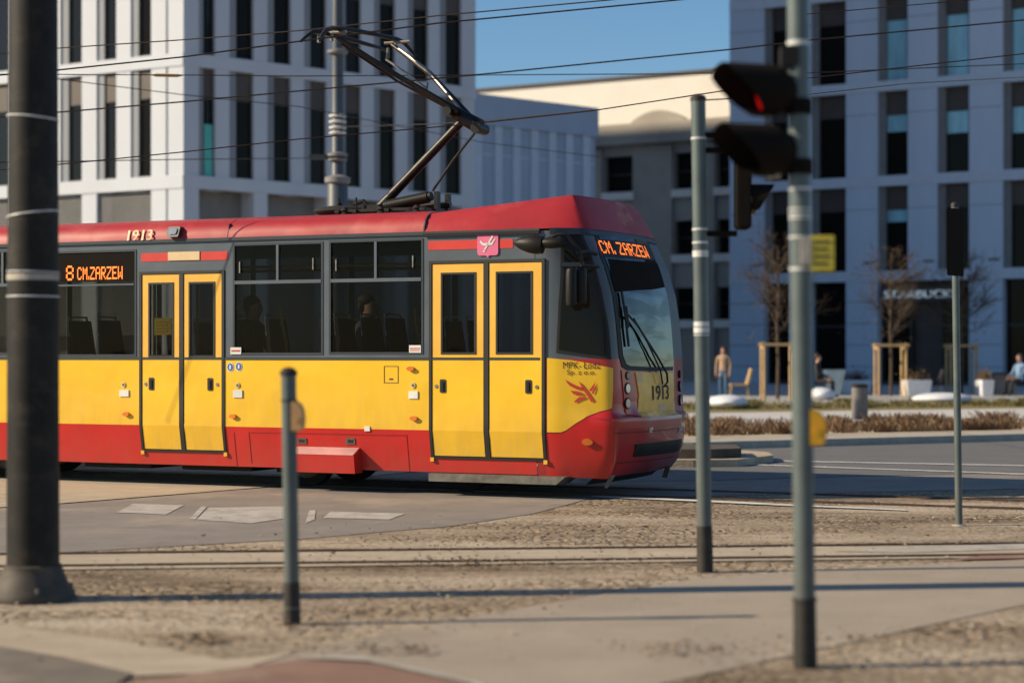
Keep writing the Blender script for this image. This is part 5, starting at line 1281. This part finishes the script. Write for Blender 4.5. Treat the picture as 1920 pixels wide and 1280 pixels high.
# ------------------------------------------------------------------ PEOPLE
def person(label, base, hgt, pose, top, legs, facing=0.0, hairm='hair', shoes='darkc', group=None):
    k = hgt/1.75; bx_, by_, bz_ = base; MT = Matrix.Translation(V(base)) @ Matrix.Rotation(facing, 4, 'Z') @ Matrix.Scale(k, 4)
    J = {}; E = []
    def j(n, p, r): J[n] = (V(p), r)
    sit = pose == 'sit'; hz = .48 if sit else .93
    j('pel',(0,0,hz),(.15,.115)); j('waist',(0,0,hz+.16),(.135,.10)); j('chest',(0,.01,hz+.36),(.165,.115)); j('sh',(0,.01,hz+.50),(.12,.09)); j('neck',(0,0,hz+.58),(.055,.055)); j('hd0',(0,-.015,hz+.65),(.075,.085)); j('hd1',(0,-.015,hz+.74),(.082,.098)); j('hd2',(0,0,hz+.80),(.06,.07))
    E += [('pel','waist'),('waist','chest'),('chest','sh'),('sh','neck'),('neck','hd0'),('hd0','hd1'),('hd1','hd2')]
    for s, n in ((-1,'l'),(1,'r')):
        j('s'+n,(s*.19,.01,hz+.47),(.062,.062)); 
        if sit: j('e'+n,(s*.24,-.06,hz+.22),(.046,.046)); j('w'+n,(s*.14,-.30,hz+.14),(.032,.032)); j('h'+n,(s*.10,-.38,hz+.12),(.035,.022))
        else: j('e'+n,(s*.25,.03,hz+.20),(.046,.046)); j('w'+n,(s*.24,-.05,hz-.03),(.032,.032)); j('h'+n,(s*.235,-.07,hz-.12),(.022,.038))
        E += [('sh','s'+n),('s'+n,'e'+n),('e'+n,'w'+n),('w'+n,'h'+n)]
        if sit: j('t'+n,(s*.10,-.05,hz),(.09,.085)); j('k'+n,(s*.12,-.45,hz+.02),(.062,.062)); j('a'+n,(s*.12,-.45,.08),(.042,.042)); j('f'+n,(s*.13,-.62,.04),(.045,.035))
        else: j('t'+n,(s*.09,0,.84),(.088,.09)); j('k'+n,(s*.10,-.02,.48),(.06,.062)); j('a'+n,(s*.10,.03,.09),(.042,.045)); j('f'+n,(s*.12,-.12,.04),(.045,.035))
        E += [('pel','t'+n),('t'+n,'k'+n),('k'+n,'a'+n),('a'+n,'f'+n)]
        # fingers
        hp = J['h'+n][0]; dirn = (hp-J['w'+n][0]).normalized()
        sd = V((1,0,0)) if sit else V((0,1,0))
        for fi in range(4):
            off = sd*((fi-1.5)*.019); L_ = (.06,.072,.068,.052)[fi]
            j('g%s%d'%(n,fi), hp+dirn*.03+off, (.009,.009)); j('i%s%d'%(n,fi), hp+dirn*(.03+L_*.6)+off+V((0,0,-.008)), (.008,.008)); j('o%s%d'%(n,fi), hp+dirn*(.03+L_)+off+V((0,0,-.022)), (.007,.007))
            E += [('h'+n,'g%s%d'%(n,fi)),('g%s%d'%(n,fi),'i%s%d'%(n,fi)),('i%s%d'%(n,fi),'o%s%d'%(n,fi))]
        j('th'+n, hp+sd*(-s*.04 if sit else -.045)+dirn*.03, (.010,.010)); E.append(('h'+n,'th'+n))
    # nose
    j('nz',(0,-.118,hz+.70),(.012,.016)); E.append(('hd0','nz'))
    ns = list(J); me = bpy.data.meshes.new('p'); me.from_pydata([J[n][0] for n in ns], [(ns.index(a), ns.index(b_)) for a, b_ in E], []); me.update()
    o = bpy.data.objects.new('p', me); COL.objects.link(o); md = o.modifiers.new('s','SKIN'); md.use_smooth_shade = True
    for i, n in enumerate(ns):
        sv = me.skin_vertices[0].data[i]; sv.radius = J[n][1]; sv.use_root = (n == 'pel')
    su = o.modifiers.new('u','SUBSURF'); su.levels = 1; su.render_levels = 1
    dg = bpy.context.evaluated_depsgraph_get(); m2 = bpy.data.meshes.new_from_object(o.evaluated_get(dg)); bpy.data.objects.remove(o)
    m2.name = 'person'
    m2.materials.clear()
    for x in (top, legs, 'skin', shoes): m2.materials.append(M[x])
    for f_ in m2.polygons:
        c = f_.center; f_.use_smooth = True
        armish = abs(c.x) > .17
        if c.z > hz+.57: f_.material_index = 2
        elif c.z < .10: f_.material_index = 3
        elif min((c-J['h'+n][0]).length for n in 'lr') < .12 and min((c-J['h'+n][0]).length for n in 'lr') < min((c-J['w'+n][0]).length for n in 'lr')+.02: f_.material_index = 2
        elif c.z > hz+.02 and not (sit and c.y < -.12 and c.z < hz+.10): f_.material_index = 0
        elif not sit and armish and c.z > .75: f_.material_index = 0
        else: f_.material_index = 1
    m2.transform(MT)
    loc = V(base)
    m2.transform(Matrix.Translation(-loc))
    po_ = bpy.data.objects.new('person', m2); COL.objects.link(po_); po_.location = loc; MATW[po_.as_pointer()] = Matrix.Translation(loc)
    tag(po_, label, 'person', group)
    mb = MB(MT); mb.ell((0,.022,hz+.775), (.092,.105,.075), 14, 10); mb.ell((0,.06,hz+.71), (.085,.06,.09), 12, 8); mb.build('hair', M[hairm], po_, smooth=True)
    mb = MB(MT); 
    for s in (-1,1): mb.ell((s*.032,-.103,hz+.725), (.010,.008,.006), 8, 6)
    mb.build('eyes', M['darkc'], po_)
    return po_
p = gz(1356, 747); person('person in a tan jacket and blue jeans standing behind the white stone bench', (p.x,p.y,.14), 1.50, 'stand', 'tan', 'jeans', R(-20), shoes='pinkc')
p = gz(1533, 745); person('person in dark clothes seated beside the small round bench', (p.x,p.y,.14), 1.75, 'sit', 'darkc', 'darkc', R(70))
p = gz(1912, 742); person('person in a light blue top seated at the right edge', (p.x,p.y,.14), 1.75, 'sit', 'bluec', 'darkc', R(-60))
def inside(label, px, v, top, leg='darkc', hair='hair'):
    x = ax(px, v); q = TM @ V((x, v, .86-.06)); person(label, tuple(q), 1.66, 'sit', top, leg, R(90)-PH+R(0), hair)
inside('seated passenger in grey behind the tram window next to the front door', 690, .45, 'greyc')
inside('seated passenger in dark clothes behind the second tram window', 475, .45, 'darkc')
